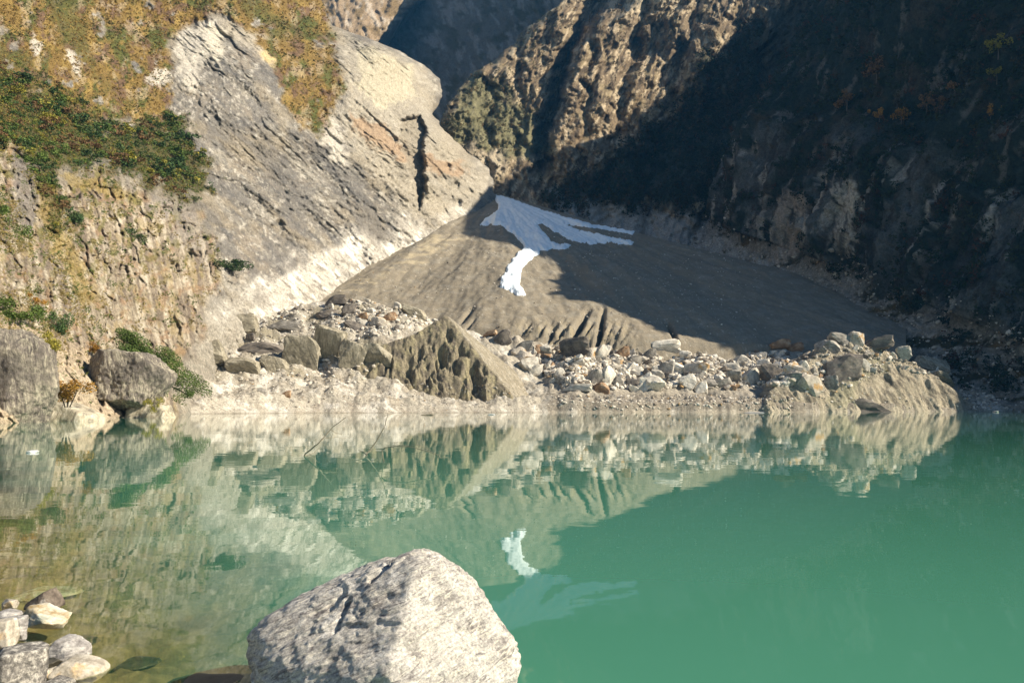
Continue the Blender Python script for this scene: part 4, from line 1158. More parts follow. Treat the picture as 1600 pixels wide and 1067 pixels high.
# scree at the foot of the shaded mountain
P = D_grid['P']; T = D_grid['T']; k_ = D_grid['k']
sel = np.argwhere((T > 0.0) & (T < 0.17))
sel = sel[rs_.choice(len(sel), 2600, p=None)]
pp = P[sel[:, 0], sel[:, 1]]
s = 0.5 * 6 ** (rs_.rand(len(pp)) ** 2.5) * 1.3
inn = w2px(pp)[0]
ok = (inn > 900) & (inn < 1800)
rubble('scree', 'scree of grey blocks at the foot of the shaded mountain', np.concatenate([pp, s[:, None]], 1)[ok], M_RUB)

# ------------------------------------------------------------------ shore rocks at the left
S_SHORE = stone_mat('patinated_shore_rock', [(0.13, 0.11, 0.10), (0.26, 0.225, 0.18), (0.42, 0.37, 0.28)], 0.32, band=((0.1, 0.25, 0.2), (1.5, 1.5, 0.22), (0.46, 0.41, 0.31), (0.14, 0.12, 0.10)), bdist=0.5, bump=1.0, rnd=0, stain=(0.17, 0.50, (0.095, 0.083, 0.075), 0.8))
S_SHORE2 = stone_mat('layered_shore_rock', [(0.26, 0.22, 0.16), (0.40, 0.35, 0.25), (0.50, 0.45, 0.34)], 0.3, band=((0.2, 1.3, 0.1), (0.3, 0.3, 1.1), (0.58, 0.53, 0.43), (0.15, 0.13, 0.11)), bdist=0.35, rnd=0)


def shaped_rock(name, label, cat, px, py, Y, planes, mat, sub=6, p=16, rough=0.03, seed=0, depth=1.0, group=None, fine=0.01):
    """a rock described by cutting planes (nx, toward-viewer, nz, distance in picture pixels) about the point seen at (px, py)"""
    V, F_ = ico(sub)
    nn = np.array([(a, -b_, c_) for a, b_, c_, _ in planes], float); hh_ = np.array([q[3] for q in planes], float)
    nn /= np.linalg.norm(nn, axis=1)[:, None]
    r = facet_r(V, nn, hh_, p)
    P = V * r[:, None]
    s = hh_.mean()
    P = P * (1 + rough * fbm3(P / s * 1.6 + seed, 5, 0.55) + fine * fbm3(P / s * 9 + seed, 3, 0.6))[:, None]
    C0 = px2w(px, py, Y)
    P = P * (np.linalg.norm(C0 - np.array((0, 0, CAM_H))) / F_PX)
    me = raw_mesh(name, P, F_, 3)
    o = link(name, me, mat); o.location = C0
    tag(o, label, cat, group)
    return o


shaped_rock('shore_rock', 'tall shore rock with a dark rounded top and pale streaked front at the left edge', 'rock', 12, 600, 92,
            [(-1, 0, 0, 90), (0.75, 0, 0.66, 66), (1, 0, 0.1, 54), (0, 0, 1, 72), (0.3, 0.1, 0.95, 70), (0, 1, 0.12, 40), (0.7, 0.7, 0.1, 46), (0.3, 0.75, 0.6, 56), (0, 0, -1, 70), (0, -1, 0, 24), (0.9, 0.2, -0.3, 52)], S_SHORE, 6, 60, 0.07, 3, fine=0.035)
shaped_rock('shore_rock', 'big grey-banded boulder overhanging the left shore in front of the green bush', 'rock', 200, 600, 140,
            [(-0.8, 0, 0.6, 62), (-1, 0, -0.1, 70), (0.1, 0, 1, 44), (0.6, 0, 0.8, 48), (1, 0, 0, 56), (0.8, 0, -0.6, 44), (-0.45, 0, -0.9, 40), (0, 1, 0.25, 40), (0.7, 0.7, -0.1, 50), (-0.6, 0.7, 0.2, 44), (0, -1, 0, 26), (0, 0.4, -1, 38)], S_SHORE, 6, 60, 0.07, 7, fine=0.035)
shaped_rock('shore_rock', 'low cream rock at the waterline between the two big shore rocks', 'rock', 96, 646, 104,
            [(-1, 0, 0, 40), (1, 0, 0.2, 44), (0, 0, 1, 15), (0.4, 0, 0.9, 18), (0, 1, 0.3, 24), (0, -1, 0, 30), (0, 0, -1, 20), (-0.5, 0.3, 0.9, 18)], S_SHORE2, 5, 14, 0.08, 11)
shaped_rock('shore_rock', 'pale flat rock at the waterline under the tip of the overhanging boulder', 'rock', 236, 643, 140,
            [(-1, 0, 0.3, 26), (1, 0, 0.4, 24), (0, 0, 1, 10), (0, 1, 0.4, 20), (0, -1, 0, 20), (0, 0, -1, 12)], S_SHORE2, 5, 14, 0.08, 13)
shaped_rock('shore_rock', 'small pointed dark rock standing behind the green bush', 'rock', 176, 528, 185,
            [(-0.85, 0, 0.5, 11), (0.9, 0, 0.45, 9), (0, 0, 1, 15), (0, 1, 0.1, 9), (0, -1, 0, 10), (0, 0, -1, 20), (1, 0, 0, 11), (-1, 0, 0, 12)], S_SHORE, 4, 18, 0.06, 15)

# ------------------------------------------------------------------ the foreground boulder and stones
S_GNEISS = stone_mat('banded_gneiss', [(0.24, 0.22, 0.20), (0.42, 0.39, 0.355), (0.54, 0.51, 0.465), (0.70, 0.665, 0.61)], 7.0, band=((0.12, 0.42, 0.35), (7.0, 8.0, 36.0), (0.72, 0.66, 0.55), (0.17, 0.15, 0.145), 1.6), bump=1.0, bdist=0.02, rnd=0, stain=(1.7, 0.54, (0.66, 0.61, 0.54), 0.7), grit=(9.0, 0.42))
BP = [(-0.394, 0, 0.919, 116.402), (-0.15, 0, 0.99, 134.68), (0.12, 0, 0.99, 143.338), (0.55, 0, 0.84, 146.224), (0.78, 0, 0.627, 150.072), (0.92, 0, 0.4, 175.084), (1, 0, -0.05, 196.248), (0.95, 0, -0.3, 197.21), (-0.98, 0, 0.2, 200.096), (-0.72, 0, 0.7, 161.616), (-0.84, 0, -0.54, 178.932), (0, 0, -1, 144.3),
      (-0.30, 0.60, 0.74, 102.934), (-0.42, 0.82, 0.30, 132.756), (0.62, 0.58, 0.53, 119.288), (0.70, 0.68, 0.10, 153.92), (-0.05, 1, -0.05, 151.996), (-0.55, 0.74, -0.38, 151.996), (0.82, 0.45, -0.3, 175.084), (-0.85, 0.5, 0.1, 175.084),
      (0, -1, 0, 144.3), (0.1, -0.7, 0.7, 144.3), (-0.6, -0.7, 0.3, 153.92), (0.7, -0.7, 0.3, 158.73)]
big = shaped_rock('foreground_boulder', 'large grey-white banded boulder in the foreground at the water edge', 'boulder', 604, 1019, 4.75, BP, S_GNEISS, 7, 38, 0.034, 21, fine=0.012)
# a few cracks and a chipped ridge carved along its foliation
me = big.data
n = len(me.vertices); co = np.empty(n * 3, np.float32); me.vertices.foreach_get('co', co); co = co.reshape(-1, 3).astype(float)
ln = np.linalg.norm(co, axis=1); dn = co / ln[:, None]
fol = np.array((-0.30, 0.25, 0.92)); fol /= np.linalg.norm(fol)
lay = co @ fol
wob = 0.10 * fbm3(co * 2.2, 3)
led = ridge2((lay + wob) * 7.5, (co[:, 0] * 0.9) * 1.6, 3, 0.6, 190)
dsp = -0.013 * sstep(0.35, 0.9, led) + 0.010 * cell2((co[:, 0] + wob) * 3.1, (lay + wob) * 8.0, 3)[2] + 0.004 * fbm3(co * np.array((9, 9, 22.0)), 3, 0.6)
mpp_ = 4.9 / F_PX
for (ax0, az0, ax1, az1, dep) in ((-78, 74, -58, 92, 0.035), (-62, 52, -48, 86, 0.03), (-20, 112, 6, 132, 0.035), (190, -12, 193, 0, 0.03), (-110, 40, -30, 62, 0.012), (-190, -20, -150, -60, 0.03), (60, -62, 130, -66, 0.022)):
    x_, z_ = co[:, 0] / mpp_ - 0, co[:, 2] / mpp_
    ex2, ez2 = ax1 - ax0, az1 - az0
    t_ = np.clip(((x_ - ax0) * ex2 + (z_ - az0) * ez2) / (ex2 ** 2 + ez2 ** 2), 0, 1)
    q = np.hypot(x_ - ax0 - t_ * ex2, z_ - az0 - t_ * ez2)
    dsp -= dep * np.exp(-(q / 3.2) ** 2) * (co[:, 1] < 0.15)
co = co + dn * dsp[:, None]
me.vertices.foreach_set('co', co.astype(np.float32).ravel()); me.update()

S_SPECK = stone_mat('speckled_stone', [(0.07, 0.065, 0.06), (0.20, 0.185, 0.165), (0.55, 0.51, 0.44)], 26.0, bump=0.7, bdist=0.012, rnd=0)
S_CREAM = stone_mat('cream_stone', [(0.25, 0.215, 0.165), (0.38, 0.34, 0.275), (0.52, 0.475, 0.40)], 7.0, bump=0.5, bdist=0.01, rnd=0, stain=(5.0, 0.55, (0.42, 0.27, 0.10), 0.7))
S_SLATE = stone_mat('grey_banded_stone', [(0.20, 0.185, 0.175), (0.30, 0.28, 0.265), (0.42, 0.40, 0.37)], 8.0, band=((0.2, 0.3, 0.1), (6, 6, 28), (0.50, 0.47, 0.42), (0.14, 0.13, 0.12)), bump=0.6, bdist=0.008, rnd=0)
S_BROWN = stone_mat('dark_brown_stone', [(0.065, 0.052, 0.042), (0.12, 0.095, 0.075), (0.17, 0.14, 0.11)], 9.0, bump=0.5, bdist=0.008, rnd=0, stain=(3.0, 0.60, (0.62, 0.57, 0.50)))
S_WETDK = stone_mat('wet_dark_stone', [(0.035, 0.032, 0.025), (0.06, 0.055, 0.042), (0.09, 0.08, 0.06)], 5.0, bump=0.3, bdist=0.01, rnd=0, rough=0.45)
S_LICHEN = stone_mat('ochre_wet_stone', [(0.30, 0.20, 0.08), (0.46, 0.40, 0.29), (0.64, 0.60, 0.50)], 6.0, bump=0.5, bdist=0.01, rnd=0, stain=(4.0, 0.56, (0.16, 0.20, 0.15), 0.8))


def bank_Y(py):
    """distance along the ground, water level, for a picture row"""
    return CAM_H / math.tan(math.atan((py - CY) / F_PX) - PITCH)


def near_stone(px, py, w, h, mat, label, seed, planes=None, p=45, dz=0.0, tilt=(0, 0, 0)):
    w *= 0.9; h *= 0.92
    Y = bank_Y(py + 0.45 * h)
    if planes is None:
        r_ = np.random.RandomState(seed)
        V, F_ = rock_shape(seed, 5, 9, p, 0.05)
    else:
        V, F_ = ico(5)
        nn = np.array([q[:3] for q in planes], float); nn[:, 1] *= -1; nn /= np.linalg.norm(nn, axis=1)[:, None]
        r = facet_r(V, nn, np.array([q[3] for q in planes]), p)
        V = V * (r * (1 + 0.05 * fbm3(V * 2.2 + seed, 4, 0.55) + 0.012 * fbm3(V * 9 + seed, 3)))[:, None]
    V = V / np.array([np.ptp(V[:, 0]), np.ptp(V[:, 1]), np.ptp(V[:, 2])]) * 1.0
    mp_ = math.hypot(Y, CAM_H) / F_PX
    V = V * np.array((w, 0.9 * w, h * 0.92)) * mp_
    o = link('shore_stone', raw_mesh('shore_stone', V, F_, 3), mat)
    o.location = px2w(px, py, Y); o.location.z += dz
    o.rotation_euler = tilt
    tag(o, label, 'stone', 'stones at the near shore')


PEAK = [(-0.62, 0, 0.78, 0.62), (0.85, 0, 0.52, 0.6), (0, 1, 0.35, 0.6), (0.55, 0.6, 0.5, 0.62), (-0.3, 0.85, 0.4, 0.62), (-1, 0, 0, 1.15), (1, 0, 0, 0.85), (0, 0, -1, 0.6), (0, -1, 0, 0.8), (0, 0, 1, 0.95)]
FLAT = [(0, 0, 1, 0.5), (-0.8, 0, 0.6, 0.75), (0.35, 0, 0.94, 0.52), (0.95, 0, 0.3, 1.05), (-1, 0, 0, 1.0), (0, 1, 0.3, 0.7), (0.3, 0.7, 0.7, 0.6), (0, 0, -1, 0.5), (0, -1, 0, 0.8), (0.6, 0.6, 0, 0.9)]
near_stone(72, 938, 50, 32, S_BROWN, 'dark brown peaked stone with a white tip standing in the shallows', 41, PEAK, 30)
near_stone(68, 967, 70, 38, S_LICHEN, 'round cream and ochre stone just below the dark peaked one', 42, None, 42)
near_stone(14, 943, 26, 16, S_CREAM, 'small white stone in the water left of the dark peaked one', 43, None, 42)
near_stone(22, 982, 34, 46, S_SLATE, 'upright pale grey stone at the left edge of the shore', 44, None, 48)
near_stone(2, 992, 46, 50, S_CREAM, 'smooth cream stone cut by the left edge of the picture', 45, None, 36)
near_stone(106, 1012, 58, 34, S_SLATE, 'grey banded slab in the shallows right of the speckled boulder', 46, FLAT, 22, tilt=(0, 0.15, 0))
near_stone(122, 1041, 76, 24, S_CREAM, 'flat cream stone tapering to the right at the water edge', 47, FLAT, 16, tilt=(0, 0.08, 0.1))
near_stone(78, 1052, 30, 18, S_CREAM, 'small orange-tinged stone left of the flat cream one', 48, None, 42)
near_stone(22, 1046, 92, 76, S_SPECK, 'large dark speckled boulder at the bottom left corner', 49, None, 48)
near_stone(92, 1068, 52, 22, S_SPECK, 'low speckled stone at the bottom edge right of the large speckled one', 50, None, 42)
near_stone(46, 1013, 30, 20, S_SLATE, 'small grey stone wedged above the speckled boulder', 51, None, 48)
near_stone(10, 958, 36, 10, S_SLATE, 'flat grey stone behind the upright pale grey one', 52, FLAT, 16)
near_stone(80, 1030, 40, 26, S_WETDK, 'wet dark stone between the grey slab and the cream one', 53, None, 42, dz=-0.03)
near_stone(322, 1072, 190, 12, S_WETDK, 'smooth wet black rock breaking the surface left of the big boulder', 54, FLAT, 8, dz=-0.035)
near_stone(70, 912, 92, 10, S_LICHEN, 'flat ochre stone lying under the shallow water', 55, FLAT, 10, dz=-0.085)
near_stone(128, 986, 44, 10, S_WETDK, 'dark stone under the shallow water right of the ochre stones', 56, FLAT, 10, dz=-0.07)
near_stone(215, 1008, 60, 8, S_WETDK, 'sunken dark stone on the silty bed of the shallows', 57, FLAT, 10, dz=-0.12)

# ------------------------------------------------------------------ dead branches and floating bits
M_TWIG, nt, nd, lk, b = new_mat('dead_wood')
geo = N(nd, 'ShaderNodeTexCoord'); n1 = noise_node(nd, lk, geo.outputs['Object'], 14, 4, 0.6)
r = N(nd, 'ShaderNodeValToRGB'); r.color_ramp.elements[0].color = (0.10, 0.085, 0.06, 1); r.color_ramp.elements[1].color = (0.34, 0.29, 0.20, 1)
lk.new(n1.outputs[0], r.inputs[0]); lk.new(r.outputs[0], b.inputs['Base Color']); b.inputs['Roughness'].default_value = 0.8


def tube(paths, mat, name, parent=None):
    """tapering tubes along 3-D paths, one mesh: [(points, r0, r1)]"""
    VV, FF, off_ = [], [], 0
    for pts, r0, r1 in paths:
        p = np.array(pts, float); m_ = len(p); sides = 7
        t = np.gradient(p, axis=0); t /= np.linalg.norm(t, axis=1)[:, None] + 1e-9
        ref = np.where(np.abs(t[:, 2:3]) > 0.9, np.array([[1, 0, 0.0]]), np.array([[0, 0, 1.0]]))
        a = np.cross(t, ref); a /= np.linalg.norm(a, axis=1)[:, None]; b_ = np.cross(t, a)
        rr = np.linspace(r0, r1, m_)
        th = np.linspace(0, 2 * np.pi, sides, endpoint=False)
        ring = p[:, None] + rr[:, None, None] * (a[:, None] * np.cos(th)[None, :, None] + b_[:, None] * np.sin(th)[None, :, None])
        VV.append(ring.reshape(-1, 3))
        i = np.arange(m_ - 1)[:, None] * sides; j = np.arange(sides)[None]
        FF.append(np.stack([i + j, i + (j + 1) % sides, i + sides + (j + 1) % sides, i + sides + j], -1).reshape(-1, 4) + off_)
        off_ += m_ * sides
    return link(name, raw_mesh(name, np.concatenate(VV), np.concatenate(FF), 4), mat, parent)


def pic_path(pts, Y, n=14, jit=0.0):
    P = np.array([px2w(x, y, Y + dy_) for x, y, dy_ in pts])
    t = np.linspace(0, len(P) - 1, n)
    i = np.clip(t.astype(int), 0, len(P) - 2); f = (t - i)[:, None]
    Q = P[i] * (1 - f) + P[i + 1] * f
    if jit:
        Q = Q + jit * np.random.RandomState(int(pts[0][0])).randn(*Q.shape)
    return Q


Yb = bank_Y(712)
tube([(pic_path([(474, 716, 0), (476, 710, 0), (500, 690, -0.1), (517, 670, 0.1), (540, 652, 0.1)], Yb, 16, 0.008), 0.034, 0.010), (pic_path([(498, 691, -0.1), (508, 684, 0.3), (530, 683, 0.6)], Yb, 8, 0.006), 0.014, 0.006),
      (pic_path([(517, 670, 0.1), (524, 676, 0.2), (534, 679, 0.2)], Yb, 6, 0.006), 0.010, 0.005), (pic_path([(476, 712, 0), (488, 709, 0.2), (500, 699, 0.4)], Yb, 6, 0.006), 0.016, 0.008)], M_TWIG, 'dead_branch')
tag(bpy.data.objects['dead_branch'], 'forked dead branch slanting up out of the lake, left one', 'branch')
o = tube([(pic_path([(571, 716, 0), (573, 709, 0), (588, 690, 0.1), (600, 668, 0.1), (607, 646, 0.1)], Yb, 16, 0.01), 0.032, 0.012), (pic_path([(573, 710, 0), (566, 706, 0.2), (560, 703, 0.3)], Yb, 6, 0.006), 0.016, 0.008)], M_TWIG, 'dead_branch')
tag(o, 'single dark curved branch rising steeply out of the lake', 'branch')
Yb2 = bank_Y(726)
o = tube([(pic_path([(600, 722, 0.6), (596, 700, 0.4), (625, 696, 0.2), (660, 702, 0), (686, 711, -0.2), (690, 717, -0.3)], Yb2, 18, 0.006), 0.014, 0.009), (pic_path([(630, 697, 0.2), (655, 695, 0.1), (676, 705, 0)], Yb2, 8, 0.006), 0.009, 0.006)], M_TWIG, 'dead_branch')
tag(o, 'thin pale twig arching low over the water', 'branch')


def floater(px, py, w, h, mat, label, seed):
    Y = bank_Y(py)
    V, F_ = rock_shape(seed, 3, 9, 18, 0.06)
    mp_ = Y / F_PX
    o = link('floating_ice', raw_mesh('floating_ice', V * np.array((0.55 * w, 0.5 * w, 0.55 * h)) * mp_, F_, 3, smooth=False), mat)
    o.location = (float(bear(px, Y)), Y, 0.12 * h * mp_)
    tag(o, label, 'ice piece')


M_ICE, nt, nd, lk, b = new_mat('dirty_ice'); b.inputs['Base Color'].default_value = (0.62, 0.63, 0.60, 1); b.inputs['Roughness'].default_value = 0.4
geo = N(nd, 'ShaderNodeTexCoord'); n1 = noise_node(nd, lk, geo.outputs['Object'], 4, 4, 0.6)
r = N(nd, 'ShaderNodeValToRGB'); r.color_ramp.elements[0].color = (0.30, 0.29, 0.26, 1); r.color_ramp.elements[1].color = (0.75, 0.76, 0.74, 1)
lk.new(n1.outputs[0], r.inputs[0]); lk.new(r.outputs[0], b.inputs['Base Color'])
floater(53, 707, 16, 6, M_ICE, 'grey lozenge of ice floating off the left shore', 71)
floater(667, 648.5, 20, 4, M_TWIG, 'dark flat piece floating in front of the cone', 72)
floater(768, 648, 11, 3, M_ICE, 'small white ice piece floating right of the dark one', 73)
floater(1556, 644, 9, 4, M_ICE, 'tiny white ice piece floating off the right end of the moraine', 74)
floater(1176, 645, 34, 2.5, M_ICE, 'thin strip of ice floating below the rubble field', 75)
# ------------------------------------------------------------------ vegetation
def leaf_mat(name, a, b_, rnd=0.25):
    m, nt, nd, lk, b = new_mat(name)
    geo = N(nd, 'ShaderNodeNewGeometry')
    oi = N(nd, 'ShaderNodeObjectInfo')
    mxn = N(nd, 'ShaderNodeMix', data_type='RGBA')
    lk.new(geo.outputs['Random Per Island'], mxn.inputs[0]); mxn.inputs[6].default_value = a + (1,); mxn.inputs[7].default_value = b_ + (1,)
    f = maprange(nd, lk, oi.outputs['Random'], 0, 1, 1 - rnd, 1 + rnd)
    vm = N(nd, 'ShaderNodeVectorMath', operation='SCALE'); lk.new(mxn.outputs[2], vm.inputs[0]); lk.new(f, vm.inputs['Scale'])
    lk.new(vm.outputs[0], b.inputs['Base Color'])
    b.inputs['Roughness'].default_value = 0.7; b.inputs['Specular IOR Level'].default_value = 0.2
    return m


L_GREEN = leaf_mat('green_leaves', (0.060, 0.105, 0.022), (0.13, 0.18, 0.038))
L_DARK = leaf_mat('dark_green_leaves', (0.036, 0.075, 0.024), (0.08, 0.125, 0.038))
L_YELLOW = leaf_mat('yellow_green_leaves', (0.20, 0.19, 0.03), (0.34, 0.29, 0.05))
L_RED = leaf_mat('red_brown_leaves', (0.15, 0.085, 0.04), (0.24, 0.14, 0.06))
L_ORANGE = leaf_mat('orange_leaves', (0.26, 0.12, 0.02), (0.44, 0.24, 0.04))
L_FOREST = ground_mat('forest_leaves', 0.5, 0.35, 0, 0)


def leaves(n, seed, lobes=6, leaf=0.12, flat=0.8, spread=0.55, up=0.0):
    """n small leaf clusters (quads) filling a lumpy crown of about unit radius"""
    r_ = np.random.RandomState(seed)
    lc = r_.randn(lobes, 3) * spread * np.array((1, 1, flat * 0.8)); lr = r_.uniform(0.30, 0.6, lobes)
    q = r_.randint(0, lobes, n)
    dv = r_.randn(n, 3); dv /= np.linalg.norm(dv, axis=1)[:, None]
    pos = lc[q] + dv * (lr[q] * r_.rand(n) ** 0.4)[:, None] * np.array((1, 1, flat))
    a = r_.randn(n, 3); a[:, 2] += up; a /= np.linalg.norm(a, axis=1)[:, None]
    b_ = np.cross(a, r_.randn(n, 3)); b_ /= np.linalg.norm(b_, axis=1)[:, None] + 1e-9
    s = leaf * r_.uniform(0.6, 1.4, n)[:, None]
    V = np.stack([pos - a * s, pos + b_ * s * 0.55, pos + a * s, pos - b_ * s * 0.55], 1)
    return V


def leaf_obj(name, V, mat, parent=None):
    return link(name, raw_mesh(name, V.reshape(-1, 3), np.arange(len(V) * 4).reshape(-1, 4), 4, smooth=False), mat, parent)


# shrubs of the left slope: one mesh for each look, copied
SHRUBS = {}
for mk, m_ in (('green', L_GREEN), ('dark green', L_DARK), ('yellow-green', L_YELLOW), ('red-brown', L_RED)):
    for k in range(3):
        V = leaves(260, 500 + 13 * k + len(mk), 6, 0.14)
        me = raw_mesh('shrub', V.reshape(-1, 3), np.arange(len(V) * 4).reshape(-1, 4), 4, smooth=False)
        me.materials.append(m_); SHRUBS[(mk, k)] = me
AP_, apx, apy = A_grid['P'], A_grid['px'], A_grid['py']
rs_ = np.random.RandomState(21)


def scatter_A(mask, n):
    w = (mask * (AP_[..., 1] < 900)).ravel(); w = w / w.sum()
    return rs_.choice(len(w), n, replace=False, p=w)


vis = (apx > -25) & (apx < 600) & (apy > -20)
patch = sstep(-0.15, 0.35, fbm2(apx / 26, apy / 22, 4, 0.6, 210))
sel = scatter_A((A_grid['shr'] ** 2) * vis * (0.15 + patch), 255)
Pf, pxf, pyf = AP_.reshape(-1, 3), apx.ravel(), apy.ravel()
tone = fbm2(pxf[sel] / 34, pyf[sel] / 26, 3, 0.6, 211)
for j, i in enumerate(sel):
    t = tone[j] + rs_.randn() * 0.22
    mk = 'red-brown' if t > 0.40 else ('yellow-green' if t > 0.20 else ('green' if t > -0.25 else 'dark green'))
    o = bpy.data.objects.new('shrub', SHRUBS[(mk, rs_.randint(3))])
    COL.objects.link(o)
    s = Pf[i, 1] / F_PX * rs_.uniform(6, 13)
    o.location = Pf[i] + np.array((0, -0.3 * s, 0.35 * s)); o.scale = (s * rs_.uniform(0.9, 1.3), s, s * rs_.uniform(0.7, 1.0)); o.rotation_euler = (0, 0, rs_.rand() * 6.28)
    tag(o, f'{mk} autumn shrub in the thicket on the left mountainside', 'shrub', f'{mk} shrubs on the left mountainside')


def clump_stuff(name, label, idx, size, cols, nleaf, leaf, mat, flat=0.7, lift=0.3, P=None, push=None):
    """a mass of low growth in one mesh"""
    n = len(idx)
    base = np.array([leaves(nleaf, 700 + k, 4, leaf, flat) for k in range(8)])
    W = base[rs_.randint(0, 8, n)]
    a = rs_.rand(n) * 6.28; ca = np.cos(a)[:, None, None]; sa = np.sin(a)[:, None, None]
    W = np.stack([W[..., 0] * ca - W[..., 1] * sa, W[..., 0] * sa + W[..., 1] * ca, W[..., 2]], -1)
    off_ = np.stack([0 * size, -0.2 * size, lift * size], 1) if push is None else push * (lift * size)[:, None]
    W = W * size[:, None, None, None] + (P + off_)[:, None, None]
    c = np.repeat(cols[:, None], nleaf * 4, 1)
    c = c * rs_.uniform(0.75, 1.25, (n, nleaf, 1, 1)).repeat(4, 2).reshape(n, nleaf * 4, 1)
    me = raw_mesh(name, W.reshape(-1, 3), np.arange(W.size // 3).reshape(-1, 4), 4, c.reshape(-1, 3), smooth=False)
    o = link(name, me, mat)
    tag(o, label, kind='stuff')


M_VEG = ground_mat('scrub_leaves', 0.8, 0.2, 0, 0)
PAL_S = np.array([(0.09, 0.13, 0.03), (0.13, 0.16, 0.035), (0.24, 0.21, 0.045), (0.19, 0.135, 0.055), (0.065, 0.10, 0.03)])
sel = scatter_A((A_grid['shr'] ** 1.5) * vis, 4200)
ci = np.clip(((fbm2(pxf[sel] / 30, pyf[sel] / 24, 3, 0.6, 212) + 0.25 * rs_.randn(len(sel)) + 0.6) / 1.2 * 5).astype(int), 0, 4)
clump_stuff('undergrowth', 'low green and russet undergrowth covering the left mountainside', sel, Pf[sel, 1] / F_PX * rs_.uniform(2.0, 4.5, len(sel)), PAL_S[ci], 34, 0.24, M_VEG, P=Pf[sel])
PAL_G = np.array([(0.30, 0.19, 0.055), (0.38, 0.26, 0.075), (0.21, 0.135, 0.05), (0.15, 0.14, 0.042), (0.10, 0.108, 0.034)])
sel = scatter_A((A_grid['grs'] ** 1.5) * vis, 5200)
ci = np.clip(((fbm2(pxf[sel] / 40, pyf[sel] / 50, 4, 0.6, 21) * 0.9 + 0.22 * rs_.randn(len(sel)) + 0.45) * 5).astype(int), 0, 4)
clump_stuff('hillside_grass', 'tufts of brown autumn grass on the left mountainside', sel, Pf[sel, 1] / F_PX * rs_.uniform(1.6, 3.6, len(sel)), PAL_G[ci], 16, 0.34, M_VEG, 0.6, P=Pf[sel])
low = A_grid['low'] * vis * sstep(-0.05, 0.3, fbm2(apx / 22, apy / 30, 4, 0.6, 33) * sstep(600, 420, apy) + 0.5 * fbm2(apx / 30, apy / 30, 4, 0.6, 213)) * (apy < 640)
for poly, k in (([(-20, 460), (60, 450), (95, 500), (110, 560), (60, 540), (0, 525), (-20, 525)], 1.6), ([(60, 300), (85, 300), (110, 430), (165, 520), (150, 545), (90, 460)], 1.6), ([(-20, 290), (25, 300), (50, 380), (30, 400), (-20, 390)], 2.2)):
    low = low + k * pmask(apx, apy, poly, 4, 7, 15, 214) * (apy < 640)
sel = scatter_A(low, 3200)
gcol = np.array([(0.10, 0.14, 0.035), (0.16, 0.17, 0.045), (0.33, 0.25, 0.08), (0.28, 0.22, 0.085)])
ci = np.clip(((fbm2(pxf[sel] / 30, pyf[sel] / 30, 3, 0.6, 215) + 0.3 * rs_.randn(len(sel)) + 0.6) / 1.2 * 4).astype(int), 0, 3)
clump_stuff('ledge_plants', 'green and yellow plants growing on ledges of the low left cliffs', sel, Pf[sel, 1] / F_PX * rs_.uniform(2.0, 5.0, len(sel)), gcol[ci], 40, 0.2, M_VEG, 0.7, P=Pf[sel])
# scrub on the buttress
P = C_grid['P']; cpx, cpy = C_grid['px'], C_grid['py']
w = ((cpx < 1130) & (cpy > -20) & (cpy < 270)) * (0.25 + pmask(cpx, cpy, [(690, 190), (740, 120), (800, 140), (860, 220), (850, 250), (720, 235)], 14, 18, 30, 47)) * sstep(-0.3, 0.2, fbm2(cpx / 20, cpy / 26, 4, 0.6, 216))
sel = rs_.choice(w.size, 2400, replace=False, p=(w / w.sum()).ravel())
Pc = P.reshape(-1, 3)[sel]
bcol = np.array([(0.14, 0.10, 0.05), (0.19, 0.125, 0.055), (0.10, 0.10, 0.045), (0.075, 0.085, 0.04)])
ci = np.clip((((cpx.ravel()[sel] < 865) * 1.4) + 1.0 + 0.9 * rs_.randn(len(sel))).astype(int), 0, 3)
clump_stuff('mountain_scrub', 'dry scrub clinging to the brown buttress', sel, Pc[:, 1] / F_PX * rs_.uniform(1.6, 3.6, len(sel)), bcol[ci], 16, 0.34, M_VEG, 1.0, P=Pc)

w = pmask(cpx, cpy, P_CFOREST, 12, 20, 40, 50) * (cpx < 1190) * (cpy > -20)
sel = rs_.choice(w.size, 1500, replace=False, p=(w / w.sum()).ravel())
Pc = C_grid['P'].reshape(-1, 3)[sel]
clump_stuff('gorge_forest', 'dark trees on the shaded lower part of the buttress', sel, rs_.uniform(3.0, 6.5, len(sel)), np.array([(0.03, 0.042, 0.022), (0.05, 0.05, 0.026), (0.085, 0.055, 0.03)])[rs_.choice(3, len(sel), p=[0.5, 0.35, 0.15])], 40, 0.2, L_FOREST, 1.1, 0.45, P=Pc)

# forest of the shaded mountain
P, T, Nn = D_grid['P'], D_grid['T'], D_grid['n']
dpx, dpy = w2px(P)
w = ((P[..., 1] > 120) & (dpx > 960) & (dpx < 1780) & (dpy > -130) & ((T > 0.12) | ((dpx > 1470) & (dpy > 470) & (dpy < 615))) & (T > 0.01) & (T < 0.99)) * (1 - 0.85 * D_grid['clf']) * (0.4 + sstep(-0.3, 0.2, fbm2(dpx / 40, dpy / 30, 4, 0.6, 217)))
w = w * np.linalg.norm(np.cross(np.gradient(P, axis=0), np.gradient(P, axis=1)), axis=-1) / P[..., 1] ** 1.5
w = np.nan_to_num(np.where(w > 0, w, 0.0))
for poly in ([(1298, 280), (1342, 278), (1345, 350), (1333, 405), (1312, 395), (1300, 340)], [(1215, 310), (1260, 295), (1262, 330), (1245, 400), (1215, 420), (1205, 370)]):
    w = w * (1 - 0.95 * pmask(np.nan_to_num(dpx), np.nan_to_num(dpy) - 4, poly, 5, 8, 18, 220))
sel = rs_.choice(w.size, 3600, replace=False, p=(w / w.sum()).ravel())
Pd = P.reshape(-1, 3)[sel]
